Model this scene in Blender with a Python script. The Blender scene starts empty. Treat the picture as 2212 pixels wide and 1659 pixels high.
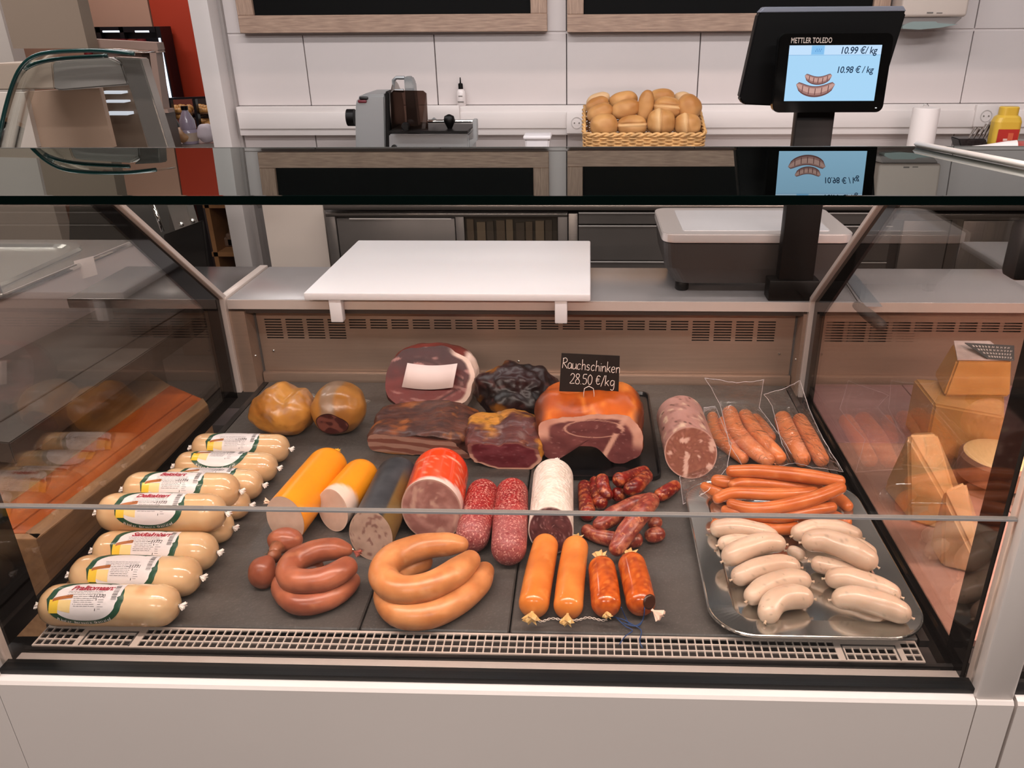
import bpy, bmesh, math, random
from math import sin, cos, pi, sqrt, atan2, hypot, radians
from mathutils import Vector, Matrix, noise
random.seed(7)
scn = bpy.context.scene
COL = scn.collection

# ------------------------------------------------------------------ camera
YAW, PITCH, ROLL, FPX, CXP, CYP = 0.0358713, 0.4295294, -0.0069804, 1726.68, 1211.05, 829.5
CAM = Vector((0, 0, 1.55))
fw = Vector((-sin(YAW)*cos(PITCH), cos(YAW)*cos(PITCH), -sin(PITCH)))
rt = Vector((cos(YAW), sin(YAW), 0)); up = rt.cross(fw)
rt, up = cos(ROLL)*rt + sin(ROLL)*up, -sin(ROLL)*rt + cos(ROLL)*up
cd = bpy.data.cameras.new('camera'); cam = bpy.data.objects.new('camera', cd); COL.objects.link(cam)
m = Matrix.Identity(4)
for i in range(3):
    m[i][0], m[i][1], m[i][2], m[i][3] = rt[i], up[i], -fw[i], CAM[i]
cam.matrix_world = m
cd.sensor_width = 36; cd.lens = FPX*36/2212; cd.shift_x = -(CXP-1106)/2212; cd.clip_start = .02; cd.clip_end = 60
scn.camera = cam

# ------------------------------------------------------------------ world, lights, exposure
w = bpy.data.worlds.new('world'); scn.world = w; w.use_nodes = True
bg = w.node_tree.nodes['Background']; bg.inputs[0].default_value = (1, .96, .95, 1); bg.inputs[1].default_value = .42
vs = scn.view_settings; vs.view_transform = 'Standard'; vs.look = 'None'; vs.gamma = 1; vs.use_curve_mapping = False; vs.exposure = 0.0
def area(name, loc, sx, sy, power, col, rot=(0, 0, 0), spread=pi):
    l = bpy.data.lights.new(name, 'AREA'); l.shape = 'RECTANGLE'; l.size = sx; l.size_y = sy; l.energy = power; l.color = col; l.spread = spread
    o = bpy.data.objects.new(name, l); COL.objects.link(o); o.location = loc; o.rotation_euler = rot; return o
area('case_lamp_light', (-.13, .80, 1.375), 2.4, .012, 17, (1, .80, .71), (radians(24), 0, 0))
area('neighbour_case_lamp_light', (1.15, .80, 1.375), .9, .012, 11, (1, .72, .66), (radians(24), 0, 0))
CEIL = 3.0
LAMPS = [(-1.6, .3, 22), (-.2, .3, 22), (1.2, .3, 22), (-1.6, 1.9, 15), (-.2, 1.9, 15), (1.2, 1.9, 15), (-.9, -1.6, 45), (.9, -1.6, 45), (-3.2, 3.2, 30), (2.6, 1.0, 15), (-2.6, 4.6, 20)]
for x, y, pw in LAMPS:
    area('ceiling_lamp_light', (x, y, CEIL-.07), 1.1, .16, pw, (1, .97, .975))

# ------------------------------------------------------------------ helpers
def ray(px, py): return fw + rt*((px-CXP)/FPX) - up*((py-CYP)/FPX)
def az(px, py, z): d = ray(px, py); return CAM + d*((z-CAM.z)/d.z)
def ay(px, py, y): d = ray(px, py); return CAM + d*(y/d.y)
def ax(px, py, x): d = ray(px, py); return CAM + d*(x/d.x)
def zc(p): return (Vector(p)-CAM).dot(fw)
def hexc(h):
    h = h.lstrip('#'); r = []
    for i in (0, 2, 4):
        v = int(h[i:i+2], 16)/255; r.append(v/12.92 if v <= .04045 else ((v+.055)/1.055)**2.4)
    return tuple(r)
def mixc(a, b, t):
    t = max(0, min(1, t)); return tuple(a[i]*(1-t)+b[i]*t for i in range(3))
def sst(a, b, x):
    t = max(0, min(1, (x-a)/(b-a))); return t*t*(3-2*t)
def nz(v, s, o=0): return noise.noise(Vector(v)*s + Vector((o, o*1.7, o*.6)))
def fbm(v, s, o=0): return nz(v, s, o)+.5*nz(v, s*2.1, o+5)+.25*nz(v, s*4.3, o+9)

MATS = {}
def mat(name, col='#808080', rough=.5, metal=0, coat=0, noise_amt=0, nscale=20, nstretch=(1, 1, 1), col2=None, bump=0, bscale=60, bstretch=None,
        attr=False, speck=None, sss=0, emit=None, estr=1, spec=.5, alpha=None, aniso=0, voro=None, crough=.1):
    if name in MATS: return MATS[name]
    M = bpy.data.materials.new(name); M.use_nodes = True; nt = M.node_tree; N, L = nt.nodes, nt.links
    b = N['Principled BSDF']; b.inputs['Roughness'].default_value = rough; b.inputs['Metallic'].default_value = metal
    b.inputs['Coat Weight'].default_value = coat; b.inputs['Coat Roughness'].default_value = crough; b.inputs['Specular IOR Level'].default_value = spec
    base = (*hexc(col), 1); b.inputs['Base Color'].default_value = base
    tc = N.new('ShaderNodeTexCoord')
    def nse(scale, stretch, detail=4):
        mp = N.new('ShaderNodeMapping'); mp.inputs['Scale'].default_value = stretch
        L.new(tc.outputs['Object'], mp.inputs[0]); n = N.new('ShaderNodeTexNoise'); n.inputs['Scale'].default_value = scale; n.inputs['Detail'].default_value = detail
        L.new(mp.outputs[0], n.inputs[0]); return n
    src = None
    if attr:
        a = N.new('ShaderNodeAttribute'); a.attribute_name = 'col'; src = a.outputs['Color']
    if noise_amt or col2:
        n = nse(nscale, nstretch); mx = N.new('ShaderNodeMix'); mx.data_type = 'RGBA'
        rp = N.new('ShaderNodeMapRange'); rp.inputs[1].default_value = .32; rp.inputs[2].default_value = .68; L.new(n.outputs[0], rp.inputs[0]); L.new(rp.outputs[0], mx.inputs[0])
        if col2: mx.inputs[6].default_value = base; mx.inputs[7].default_value = (*hexc(col2), 1); L.new(mx.outputs[2], b.inputs['Base Color']); 
        else:
            hs = N.new('ShaderNodeHueSaturation'); hs2 = N.new('ShaderNodeHueSaturation')
            hs.inputs['Value'].default_value = 1-noise_amt; hs2.inputs['Value'].default_value = 1+noise_amt
            for h, i in ((hs, 6), (hs2, 7)):
                if src: L.new(src, h.inputs['Color'])
                else: h.inputs['Color'].default_value = base
                L.new(h.outputs[0], mx.inputs[i])
            L.new(mx.outputs[2], b.inputs['Base Color'])
    elif src: L.new(src, b.inputs['Base Color'])
    if speck:
        for (sc, lo, hi, cl, am) in speck:
            n = nse(sc, (1, 1, 1), 2); rp = N.new('ShaderNodeMapRange'); rp.inputs[1].default_value = lo; rp.inputs[2].default_value = hi; rp.inputs[4].default_value = am; L.new(n.outputs[0], rp.inputs[0])
            mx = N.new('ShaderNodeMix'); mx.data_type = 'RGBA'; lk = b.inputs['Base Color'].links
            if lk: L.new(lk[0].from_socket, mx.inputs[6])
            else: mx.inputs[6].default_value = base
            mx.inputs[7].default_value = (*hexc(cl), 1); L.new(rp.outputs[0], mx.inputs[0]); L.new(mx.outputs[2], b.inputs['Base Color'])
    if bump:
        n = nse(bscale, bstretch or nstretch, 3)
        if voro:
            n2 = N.new('ShaderNodeTexVoronoi'); n2.inputs['Scale'].default_value = voro; L.new(tc.outputs['Object'], n2.inputs[0]); n = n2
        bp = N.new('ShaderNodeBump'); bp.inputs['Strength'].default_value = bump; bp.inputs['Distance'].default_value = .002
        L.new(n.outputs[0], bp.inputs['Height']); L.new(bp.outputs[0], b.inputs['Normal'])
    if sss: b.inputs['Subsurface Weight'].default_value = sss; b.inputs['Subsurface Radius'].default_value = (.012, .005, .003); b.inputs['Subsurface Scale'].default_value = .6
    if emit: b.inputs['Emission Color'].default_value = (*hexc(emit), 1); b.inputs['Emission Strength'].default_value = estr
    MATS[name] = M; return M
def glass_mat(name, tint, ior=1.5, gtint='#ffffff', rough=0.0):
    M = bpy.data.materials.new(name); M.use_nodes = True; nt = M.node_tree; N, L = nt.nodes, nt.links; N.remove(N['Principled BSDF'])
    out = N['Material Output']; t = N.new('ShaderNodeBsdfTransparent'); t.inputs[0].default_value = (*hexc(tint), 1)
    g = N.new('ShaderNodeBsdfGlossy'); g.inputs['Roughness'].default_value = rough; g.inputs[0].default_value = (*hexc(gtint), 1)
    f = N.new('ShaderNodeFresnel'); f.inputs[0].default_value = ior; mx = N.new('ShaderNodeMixShader')
    # same reflectance from inside and outside of a thin sheet
    geo = N.new('ShaderNodeNewGeometry'); m1 = N.new('ShaderNodeMix'); m1.data_type = 'FLOAT'; m1.inputs[2].default_value = ior; m1.inputs[3].default_value = 1/ior
    L.new(geo.outputs['Backfacing'], m1.inputs[0])
    L.new(m1.outputs[0], f.inputs[0])
    L.new(f.outputs[0], mx.inputs[0]); L.new(t.outputs[0], mx.inputs[1]); L.new(g.outputs[0], mx.inputs[2]); L.new(mx.outputs[0], out.inputs[0])
    return M

WL = {}
def setp(o, label=None, cat=None, group=None, kind=None):
    if label: o['label'] = label
    if cat: o['category'] = cat
    if group: o['group'] = group
    if kind: o['kind'] = kind
    return o
def thing(name, label, cat, loc, group=None, kind=None):
    o = bpy.data.objects.new(name, None); o.empty_display_size = .05; COL.objects.link(o); o.location = loc; WL[o.name] = Vector(loc)
    return setp(o, label, cat, group, kind)
def tone(c):
    g = .3*c[0]+.59*c[1]+.11*c[2]; return tuple(max(0, g+(x-g)*.97)**1.16*1.0 for x in c)
class MB:
    """a mesh being collected in world coordinates"""
    def __init__(s): s.bm = bmesh.new(); s.cl = None
    def box(s, a, b, bev=0, seg=2, M=None, mi=0):
        t = bmesh.new(); bmesh.ops.create_cube(t, size=1)
        a, b = Vector(a), Vector(b); c = (a+b)/2; d = b-a
        for v in t.verts: v.co = Vector((v.co.x*d.x, v.co.y*d.y, v.co.z*d.z))
        if bev: bmesh.ops.bevel(t, geom=list(t.edges), offset=bev, segments=seg, affect='EDGES', profile=.5, clamp_overlap=True)
        for v in t.verts: v.co += c
        return s.merge(t, M, mi)
    def merge(s, t, M=None, mi=0):
        if M is not None: t.transform(M)
        if mi is not None:
            for f in t.faces: f.material_index = mi
        me = bpy.data.meshes.new('tmp'); t.to_mesh(me); t.free(); s.bm.from_mesh(me); bpy.data.meshes.remove(me); return s
    def prism(s, poly, direction, M=None, mi=0, bev=0):
        """poly: list of 3D points, extruded by direction"""
        t = bmesh.new(); vs = [t.verts.new(p) for p in poly]; f = t.faces.new(vs)
        r = bmesh.ops.extrude_face_region(t, geom=[f]); nv = [e for e in r['geom'] if isinstance(e, bmesh.types.BMVert)]
        for v in nv: v.co += Vector(direction)
        bmesh.ops.recalc_face_normals(t, faces=t.faces)
        if bev: bmesh.ops.bevel(t, geom=list(t.edges), offset=bev, segments=2, affect='EDGES', clamp_overlap=True)
        return s.merge(t, M, mi)
    def face(s, poly, mi=0):
        f = s.bm.faces.new([s.bm.verts.new(p) for p in poly]); f.material_index = mi; return s
    def sweep(s, pts, rad, n=14, mi=0, sq=1.0, closed=False):
        pts = [Vector(p) for p in pts]; N = len(pts)
        if not hasattr(rad, '__len__'): rad = [rad]*N
        T = []
        for i in range(N):
            a = pts[(i-1) % N if closed else max(0, i-1)]; b = pts[(i+1) % N if closed else min(N-1, i+1)]; T.append((b-a).normalized())
        u = Vector((0, 0, 1)); u = (u - T[0]*u.dot(T[0]))
        if u.length < .1: u = Vector((0, 1, 0)) - T[0]*T[0].y
        u.normalize(); rings = []
        for i in range(N):
            u = (u - T[i]*u.dot(T[i])).normalized(); v = T[i].cross(u)
            rings.append([s.bm.verts.new(pts[i] + (u*cos(2*pi*k/n)*sq + v*sin(2*pi*k/n))*rad[i]) for k in range(n)])
        for i in range(N if closed else N-1):
            A, B = rings[i], rings[(i+1) % N]
            for k in range(n):
                f = s.bm.faces.new((A[k], A[(k+1) % n], B[(k+1) % n], B[k])); f.material_index = mi; f.smooth = True
        if not closed:
            f = s.bm.faces.new(list(reversed(rings[0]))); f.material_index = mi; f = s.bm.faces.new(rings[-1]); f.material_index = mi
        return s
    def lathe(s, prof, M=None, n=24, mi=0, smooth=True):
        t = bmesh.new(); rings = []
        for r, z in prof: rings.append([t.verts.new((max(r, 1e-5)*cos(2*pi*k/n), max(r, 1e-5)*sin(2*pi*k/n), z)) for k in range(n)])
        for A, B in zip(rings, rings[1:]):
            for k in range(n):
                f = t.faces.new((A[k], A[(k+1) % n], B[(k+1) % n], B[k])); f.smooth = smooth
        t.faces.new(list(reversed(rings[0]))); t.faces.new(rings[-1])
        bmesh.ops.recalc_face_normals(t, faces=t.faces)
        return s.merge(t, M, mi)
    def cyl(s, a, b, r, n=16, mi=0, r2=None):
        a, b = Vector(a), Vector(b); d = b-a
        q = d.to_track_quat('Z', 'Y').to_matrix().to_4x4(); q.translation = a
        return s.lathe([(r, 0), (r if r2 is None else r2, d.length)], q, n, mi)
    def grille(s, xs, ys, hole, f3, thick):
        """plate from cell edges; hole(i,j)->True leaves the cell open; f3(x,y)->3D; thick: offset vector"""
        thick = Vector(thick)
        # merge solid runs along x
        for j in range(len(ys)-1):
            i = 0
            while i < len(xs)-1:
                if hole(i, j): i += 1; continue
                k = i
                while k < len(xs)-1 and not hole(k, j): k += 1
                s.prism([f3(xs[i], ys[j]), f3(xs[k], ys[j]), f3(xs[k], ys[j+1]), f3(xs[i], ys[j+1])], thick); i = k
        return s
    def build(s, name, mats, parent=None, smooth=None, label=None, cat=None, group=None, kind=None, color=None, sub=0, base=None):
        me = bpy.data.meshes.new(name); s.bm.normal_update(); 
        cl = [c for v in s.bm.verts for c in (*tone(color(v)), 1)] if color else None
        if parent is not None: off = WL[parent.name]
        elif base is not None: off = Vector(base)
        else:
            cs = [v.co for v in s.bm.verts]
            off = Vector((sum(c.x for c in cs)/len(cs), sum(c.y for c in cs)/len(cs), min(c.z for c in cs)))
        for v in s.bm.verts: v.co -= off
        s.bm.to_mesh(me); s.bm.free()
        if cl: me.attributes.new('col', 'FLOAT_COLOR', 'POINT').data.foreach_set('color', cl)
        if smooth is True:
            for p in me.polygons: p.use_smooth = True
        elif smooth is not None and smooth is not False:
            for p in me.polygons: p.use_smooth = True
            me.set_sharp_from_angle(angle=radians(smooth))
        for x in (mats if isinstance(mats, (list, tuple)) else [mats]): me.materials.append(x)
        o = bpy.data.objects.new(name, me); COL.objects.link(o)
        if parent is not None: o.parent = parent
        else: o.location = off
        WL[o.name] = off
        if sub:
            md = o.modifiers.new('sub', 'SUBSURF'); md.levels = sub; md.render_levels = sub
        return setp(o, label, cat, group, kind)
def box(name, a, b, m, parent=None, bev=0, seg=2, **k):
    return MB().box(a, b, bev, seg).build(name, m, parent, smooth=(35 if bev else None), **k)
def Rz(a, c): c = Vector(c); return Matrix.Translation(c) @ Matrix.Rotation(a, 4, 'Z') @ Matrix.Translation(-c)
def Rx(a, c): c = Vector(c); return Matrix.Translation(c) @ Matrix.Rotation(a, 4, 'X') @ Matrix.Translation(-c)
def catmull(P, n=48):
    P = [Vector(p) for p in P]
    if len(P) == 2: P = [P[0], P[0].lerp(P[1], .5), P[1]]
    Q = [2*P[0]-P[1]] + P + [2*P[-1]-P[-2]]; out = []
    for i in range(1, len(Q)-2):
        for k in range(16):
            t = k/16; a, b, c, d = Q[i-1:i+3]
            out.append(.5*((2*b)+(c-a)*t+(2*a-5*b+4*c-d)*t*t+(3*b-a-3*c+d)*t**3))
    out.append(P[-1]); L = [0]
    for a, b in zip(out, out[1:]): L.append(L[-1]+(b-a).length)
    return out, L
def sample(out, L, s):
    lo = 0; hi = len(L)-1
    while hi-lo > 1:
        md = (lo+hi)//2
        if L[md] > s: hi = md
        else: lo = md
    t = (s-L[lo])/max(1e-9, L[hi]-L[lo]); return out[lo].lerp(out[hi], max(0, min(1, t)))
def text_mesh(body, size, align='LEFT', shear=0, offset=0, space=1):
    c = bpy.data.curves.new('t', 'FONT'); c.body = body; c.size = size; c.align_x = align; c.shear = shear; c.offset = offset; c.resolution_u = 3; c.space_character = space
    o = bpy.data.objects.new('t', c); COL.objects.link(o); me = bpy.data.meshes.new_from_object(o); bpy.data.objects.remove(o); bpy.data.curves.remove(c)
    return me
def add_text(mb, body, size, f, mi=0, **k):
    """f maps flat text coordinates (x,y) to a 3D point"""
    me = text_mesh(body, size, **k); vs = [mb.bm.verts.new(f(v.co.x, v.co.y)) for v in me.vertices]
    for p in me.polygons:
        try: fc = mb.bm.faces.new([vs[i] for i in p.vertices]); fc.material_index = mi
        except ValueError: pass
    bpy.data.meshes.remove(me); return mb
# ------------------------------------------------------------------ materials
white_panel = mat('white_panel', '#cfc6c4', .38, noise_amt=.015, nscale=3)
white_paint = mat('white_paint', '#d2cac7', .5, noise_amt=.02, nscale=2)
white_lacquer = mat('white_lacquer', '#d0c2b8', .32, coat=.3, noise_amt=.02, nscale=3)
duct_white = mat('duct_white', '#d8d0cd', .35)
seam_dark = mat('seam_dark', '#4a4543', .7); seam_wall = mat('seam_wall', '#6f6866', .7)
black_board = mat('black_board', '#080808', .6, spec=.12)
oak = mat('oak', '#b79a86', .5, col2='#94796a', nscale=14, nstretch=(1, 6, 12), bump=.15, bscale=30)
steel = mat('steel', '#9b948f', .28, metal=1, noise_amt=.06, nscale=30, nstretch=(.3, 8, 8), bump=.03, bscale=80, bstretch=(.2, 10, 10))
steel_warm = mat('steel_warm', '#a68f7f', .36, metal=.6, noise_amt=.05, nscale=25, nstretch=(.3, 8, 8), bump=.03, bscale=60, bstretch=(.2, 10, 10))
steel_dark = mat('steel_dark', '#4f4c4b', .34, metal=.8, noise_amt=.06, nscale=12)
steel_top = mat('steel_top', '#a29e9f', .28, metal=.55, noise_amt=.05, nscale=8)
chrome = mat('chrome', '#d6d6d4', .06, metal=1)
alu_pink_lit = mat('alu_pink_lit', '#c9bcb5', .35, metal=.35, spec=.6)  # pale aluminium with the pink of the warm case light in its colour
black_gloss = mat('black_gloss', '#060606', .12)
black_plastic = mat('black_plastic', '#070606', .42, spec=.2)
char_plastic = mat('char_plastic', '#2b2624', .42, noise_amt=.05)
border_print = mat('border_print', '#0a0808', .05, spec=.3)
gasket = mat('gasket', '#050505', .4)
slate = mat('slate', '#4c4845', .36, noise_amt=.22, nscale=9, bump=1.0, bscale=55, coat=.18, crough=.3, spec=.35, speck=[(260, .55, .7, '#6a6561', .4)])
plastic_white = mat('plastic_white', '#d3cfd1', .35, sss=.05)
M_glass = glass_mat('clear_glass', '#f4f6f4', 1.47)
M_front = glass_mat('front_glass', '#f3f2f0', 1.5)
M_side = glass_mat('side_glass', '#e9e6e2', 1.6)
M_top = glass_mat('top_glass', '#4d5450', 2.15, '#e8efec')
M_film = glass_mat('film', '#ffffff', 1.38, rough=.07)
_n = M_film.node_tree.nodes; _l = M_film.node_tree.links; _t = _n.new('ShaderNodeTexNoise'); _t.inputs['Scale'].default_value = 55; _t.inputs['Detail'].default_value = 3; _t.inputs['Distortion'].default_value = 1.5; _b = _n.new('ShaderNodeBump'); _b.inputs['Strength'].default_value = 1; _b.inputs['Distance'].default_value = .006
_c = _n.new('ShaderNodeTexCoord'); _l.new(_c.outputs['Object'], _t.inputs[0]); _l.new(_t.outputs[0], _b.inputs['Height'])
for q in _n:
    if q.type in ('BSDF_GLOSSY', 'FRESNEL'): _l.new(_b.outputs[0], q.inputs['Normal'])
edge_green = mat('edge_green', '#020a08', .05, spec=.3)

ZD, YB, ZW, XL, XR, YG, YW = .80, 1.653, 1.008, -.785, .475, .755, 3.35

# ------------------------------------------------------------------ floor, ceiling, walls
def tile_mat(name, c1, c2, cm, sx, sy, mortar=.006, rough=.35):
    M = bpy.data.materials.new(name); M.use_nodes = True; N, L = M.node_tree.nodes, M.node_tree.links; b = N['Principled BSDF']; b.inputs['Roughness'].default_value = rough
    tc = N.new('ShaderNodeTexCoord'); br = N.new('ShaderNodeTexBrick'); br.offset = 0; br.inputs['Scale'].default_value = 1; br.inputs['Brick Width'].default_value = sx; br.inputs['Row Height'].default_value = sy
    br.inputs['Mortar Size'].default_value = mortar; br.inputs['Color1'].default_value = (*hexc(c1), 1); br.inputs['Color2'].default_value = (*hexc(c2), 1); br.inputs['Mortar'].default_value = (*hexc(cm), 1)
    n = N.new('ShaderNodeTexNoise'); n.inputs['Scale'].default_value = 6; n.inputs['Detail'].default_value = 6; mx = N.new('ShaderNodeMix'); mx.data_type = 'RGBA'; mx.blend_type = 'OVERLAY'; mx.inputs[0].default_value = .5
    L.new(tc.outputs['Object'], br.inputs[0]); L.new(tc.outputs['Object'], n.inputs[0]); L.new(br.outputs[0], mx.inputs[6]); L.new(n.outputs[0], mx.inputs[7]); L.new(mx.outputs[2], b.inputs['Base Color']); return M
box('floor', (-6, -7, -.05), (5, 6, 0), tile_mat('floor_tiles', '#3b3430', '#453d38', '#171412', .6, .6), kind='structure')
box('ceiling', (-6, -7, CEIL), (5, 6, CEIL+.1), mat('ceiling_white', '#ebe8e6', .8), kind='structure')
wl = thing('wall_back', None, None, (0, YW, 0), kind='structure')
xe = ay(456, 150, YW).x                                     # left end of the white wall
box('wall_core', (xe, YW+.02, 0), (4.2, YW+.16, CEIL), seam_wall, wl)
zt0, zt1 = ay(1200, 227, YW).z, ay(1000, 72, YW).z
xs = [ay(x, 150, YW).x for x in (503, 663, 942, 1224, 1509)]; pt = (xs[-1]-xs[1])/3
xs += [xs[-1]+pt*k for k in range(1, 7)]
G = .0018
for a, b in zip(xs, xs[1:]):
    for z0, z1 in ((.85, zt0-.075), (zt0, zt1), (zt1+.003, CEIL)):
        box('wall_panel', (a+G, YW-.003, z0+G), (b-G, YW+.02, z1-G), white_panel, wl, bev=.0015, seg=1)
box('panel_joint', (xs[0], YW+.0005, zt1-.004), (xs[-1], YW+.02, zt1+.006), white_panel, wl)
# door frame post that ends the wall on the left
box('trim_1', (xe, YW-.10, 0), (xs[0]-.012, YW+.02, CEIL), white_paint, kind='structure', bev=.006)
box('trim_2', (xs[0]-.012, YW-.02, 0), (xs[0]+G, YW+.02, CEIL), mat('trim_grey', '#9d9592', .5), kind='structure')
# far shop walls
box('wall_left', (-6, -7, 0), (-5.9, 6, CEIL), mat('far_paint', '#b9a595', .7), kind='structure')
box('wall_front', (-6, -7, 0), (5, -6.9, CEIL), mat('shop_wall', '#94857c', .8), kind='structure')
box('wall_right', (4.9, -7, 0), (5, 6, CEIL), mat('shop_wall', '#94857c', .8), kind='structure')
YO = 5.3
fx = ay(333, 60, YO).x
box('wall_far', (fx, YO, 0), (ay(520, 150, YO).x, YO+.05, CEIL), mat('orange_paint', '#ad2f0c', .6, noise_amt=.05, nscale=2), kind='structure')
box('wall_far_beige', (-6, YO, 0), (fx-.01, YO+.05, CEIL), mat('beige_paint', '#b58a74', .7), kind='structure')
# hanging brown bulkhead, upper left
p0, p1 = ay(30, 105, 3.6), ay(190, 106, 3.6)
box('ceiling_bulkhead', (ay(14, 50, 3.6).x, 3.6, p0.z), (ay(178, 50, 3.6).x, 3.68, CEIL), mat('bulkhead', '#93806f', .7), kind='structure')
wb = ay(26, 105, 4.4)
box('wall_side_white', (-5.8, 4.3, 0), (ay(22, 100, 4.3).x, 4.4, CEIL), mat('far_white', '#c6bab0', .7), kind='structure')

# ceiling lamps
lampglow = mat('lamp_glow', '#ffffff', .4, emit='#fff1e8', estr=5)
proto = None
for i, (x, y, _) in enumerate(LAMPS[:8]):
    t = thing('ceiling_lamp', 'long white ceiling light panel', 'ceiling lamp', (x, y, CEIL-.06), group='ceiling light panels')
    if proto is None:
        hs = MB().box((x-.6, y-.1, CEIL-.05), (x+.6, y+.1, CEIL-.002), .005, 1).build('housing', white_paint, t)
        df = MB().box((x-.56, y-.08, CEIL-.06), (x+.56, y+.08, CEIL-.05)).build('diffuser', lampglow, t); proto = (hs, df)
    else:
        for q in proto:
            c = q.copy(); COL.objects.link(c); c.parent = t

# ------------------------------------------------------------------ chalkboards
def board(px0, px1, py, lab, grp='wood-framed chalkboards on the back wall'):
    z0 = ay((px0+px1)/2, py, YW-.04).z; x0, x1 = ay(px0, 60, YW-.04).x, ay(px1, 60, YW-.04).x; z1 = z0+.62; y0, y1 = YW-.04, YW-.004; fwid = .062
    t = thing('chalkboard', lab, 'chalkboard', ((x0+x1)/2, y1, z0), group=grp)
    box('board_panel', (x0+fwid*.9, y0+.016, z0+fwid*.9), (x1-fwid*.9, y1, z1-fwid*.9), black_board, t)
    oakv = mat('oak_v', '#b79a86', .5, col2='#94796a', nscale=14, nstretch=(12, 6, 1), bump=.15, bscale=30)
    for a, b, m_ in (((x0, y0, z0), (x1, y1, z0+fwid), oak), ((x0, y0, z1-fwid), (x1, y1, z1), oak), ((x0, y0, z0+fwid), (x0+fwid, y1, z1-fwid), oakv), ((x1-fwid, y0, z0+fwid), (x1, y1, z1-fwid), oakv)):
        box('frame_rail', a, b, m_, t, bev=.002, seg=1)
board(517, 1182, 70, 'left black chalkboard in pale wood frame above the slicer')
board(1225, 1917, 68, 'right black chalkboard in pale wood frame behind the scale display')

# ------------------------------------------------------------------ cable duct and sockets
dz1, dz0 = ay(1200, 229, YW-.05).z, ay(1200, 292, YW-.05).z
x0 = ay(511, 250, YW-.05).x
t = thing('cable_duct', 'long white cable duct running along the back wall', 'cable duct', (1, YW, dz0))
box('duct_back', (x0, YW-.045, dz0), (4, YW-.004, dz1), duct_white, t, bev=.003)
h = dz1-dz0
xx = [x0+.004, ay(838, 250, YW).x, ay(1232, 250, YW).x, ay(1262, 250, YW).x+.05, ay(2098, 250, YW).x, ay(2150, 250, YW).x, 3.9]
for i, (a, b) in enumerate(zip(xx, xx[1:])):
    if i in (2, 4): continue
    box('duct_cover', (a, YW-.052, dz0+h*.24), (b-.002, YW-.045, dz1-h*.19), duct_white, t, bev=.002)
sock_dark = mat('socket_dark', '#6d6763', .5)
def socket(px, py, lab):
    c = ay(px, py, YW-.055); s = .041
    t = thing('wall_socket', lab, 'socket', (c.x, YW-.046, c.z-s), group='white power sockets in the cable duct')
    box('cover_plate', (c.x-s, YW-.064, c.z-s), (c.x+s, YW-.045, c.z+s), duct_white, t, bev=.004)
    MY = Matrix.Translation((c.x, YW-.0625, c.z)) @ Matrix.Rotation(pi/2, 4, 'X')
    MB().lathe([(.0225, -.004), (.0225, .003), (.0195, .003), (.0195, -.0015)], MY, 28).build('socket_well', mat('sock_white', '#b7b0ad', .4), t, smooth=40)
    for dx in (-.0095, .0095): MB().cyl((c.x+dx, YW-.0622, c.z), (c.x+dx, YW-.066, c.z), .0026, 10).build('pin_hole', sock_dark, t)
socket(1246, 265, 'white power socket just left of the bread basket')
socket(2128, 250, 'white power socket behind the cutlery rack')
c = ay(947, 246, YW-.055)
box('wall_switch', (c.x-.085, YW-.062, c.z-.032), (c.x+.085, YW-.046, c.z+.032), duct_white, bev=.004, label='wide white blank socket plate behind the slicer arm', cat='socket plate')

# ------------------------------------------------------------------ the serving counter
XE0, XE1 = -.7385, .4555                       # inside faces of the case
XML, XMR = (-.789, -.744), (.477, .524)        # mullions
LAB = 'glass-fronted refrigerated meat counter with white base'
C = thing('display_counter', LAB, 'display counter', (-.13, 1.2, 0))
# base fascia, sill
ys = az(1100, 1494, .79).y
zs = ay(1100, 1470, YG-.004).z
ys = az(1100, 1495, zs-.006).y
zl = ay(1100, 1497, ys).z
box('base_cabinet', (XML[0]+.003, ys+.02, .1), (XMR[0]-.003, 1.83, .735), white_lacquer, C)
MB().prism([(XML[1]-.002, YG+.01, zs-.02), (XML[1]-.002, YG+.01, zs), (XML[1]-.002, ys+.003, zl), (XML[1]-.002, ys, zl-.004), (XML[1]-.002, ys, .12), (XML[1]-.002, ys+.02, .12), (XML[1]-.002, ys+.02, zs-.02)], (XMR[0]-XML[1]+.004-.002, 0, 0)).build('front_fascia', white_lacquer, C)
box('plinth', (XML[0], ys+.08, 0), (XMR[1], 1.8, .1), steel_dark, C)
# glass gasket and inner sill
zi = ZD-.004
def yat(py, z=zi): return az(1100, py, z).y
box('glass_gasket', (XML[1], YG-.006, zs-.004), (XMR[0], YG+.012, zs+.004), gasket, C)
box('sill_channel', (XML[1], YG+.012, .70), (XMR[0], .80, ZD-.045), mat('channel', '#1b1816', .5), C)
box('sill_strip', (XML[1], YG+.02, ZD-.045), (XMR[0], YG+.034, zi-.004), alu_pink_lit, C, bev=.001)
box('sill_trim', (XML[1], YG+.040, ZD-.045), (XMR[0], YG+.046, zi-.004), steel_dark, C)
# interior shell
box('rear_channel', (XE0, YB+.03, .73), (XE1, YB+.2, ZW-.03), steel_dark, C)
for a_1, b_1 in ((XL+.012, XE0), (XE1, XR-.012)):
    box('interior_side', (a_1, 1.606, ZD-.012), (b_1, YB, ZW-.028), steel_warm, C)
box('deck_pan', (XE0-.002, .795, ZD-.03), (XE1+.002, YB, ZD-.022), steel, C)
box('deck_rail', (XE0, .835, ZD-.022), (XE0+.012, YB-.012, ZD-.002), steel_dark, C)
box('deck_rail', (XE1-.012, .835, ZD-.022), (XE1, YB-.012, ZD-.002), steel_dark, C)
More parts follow.
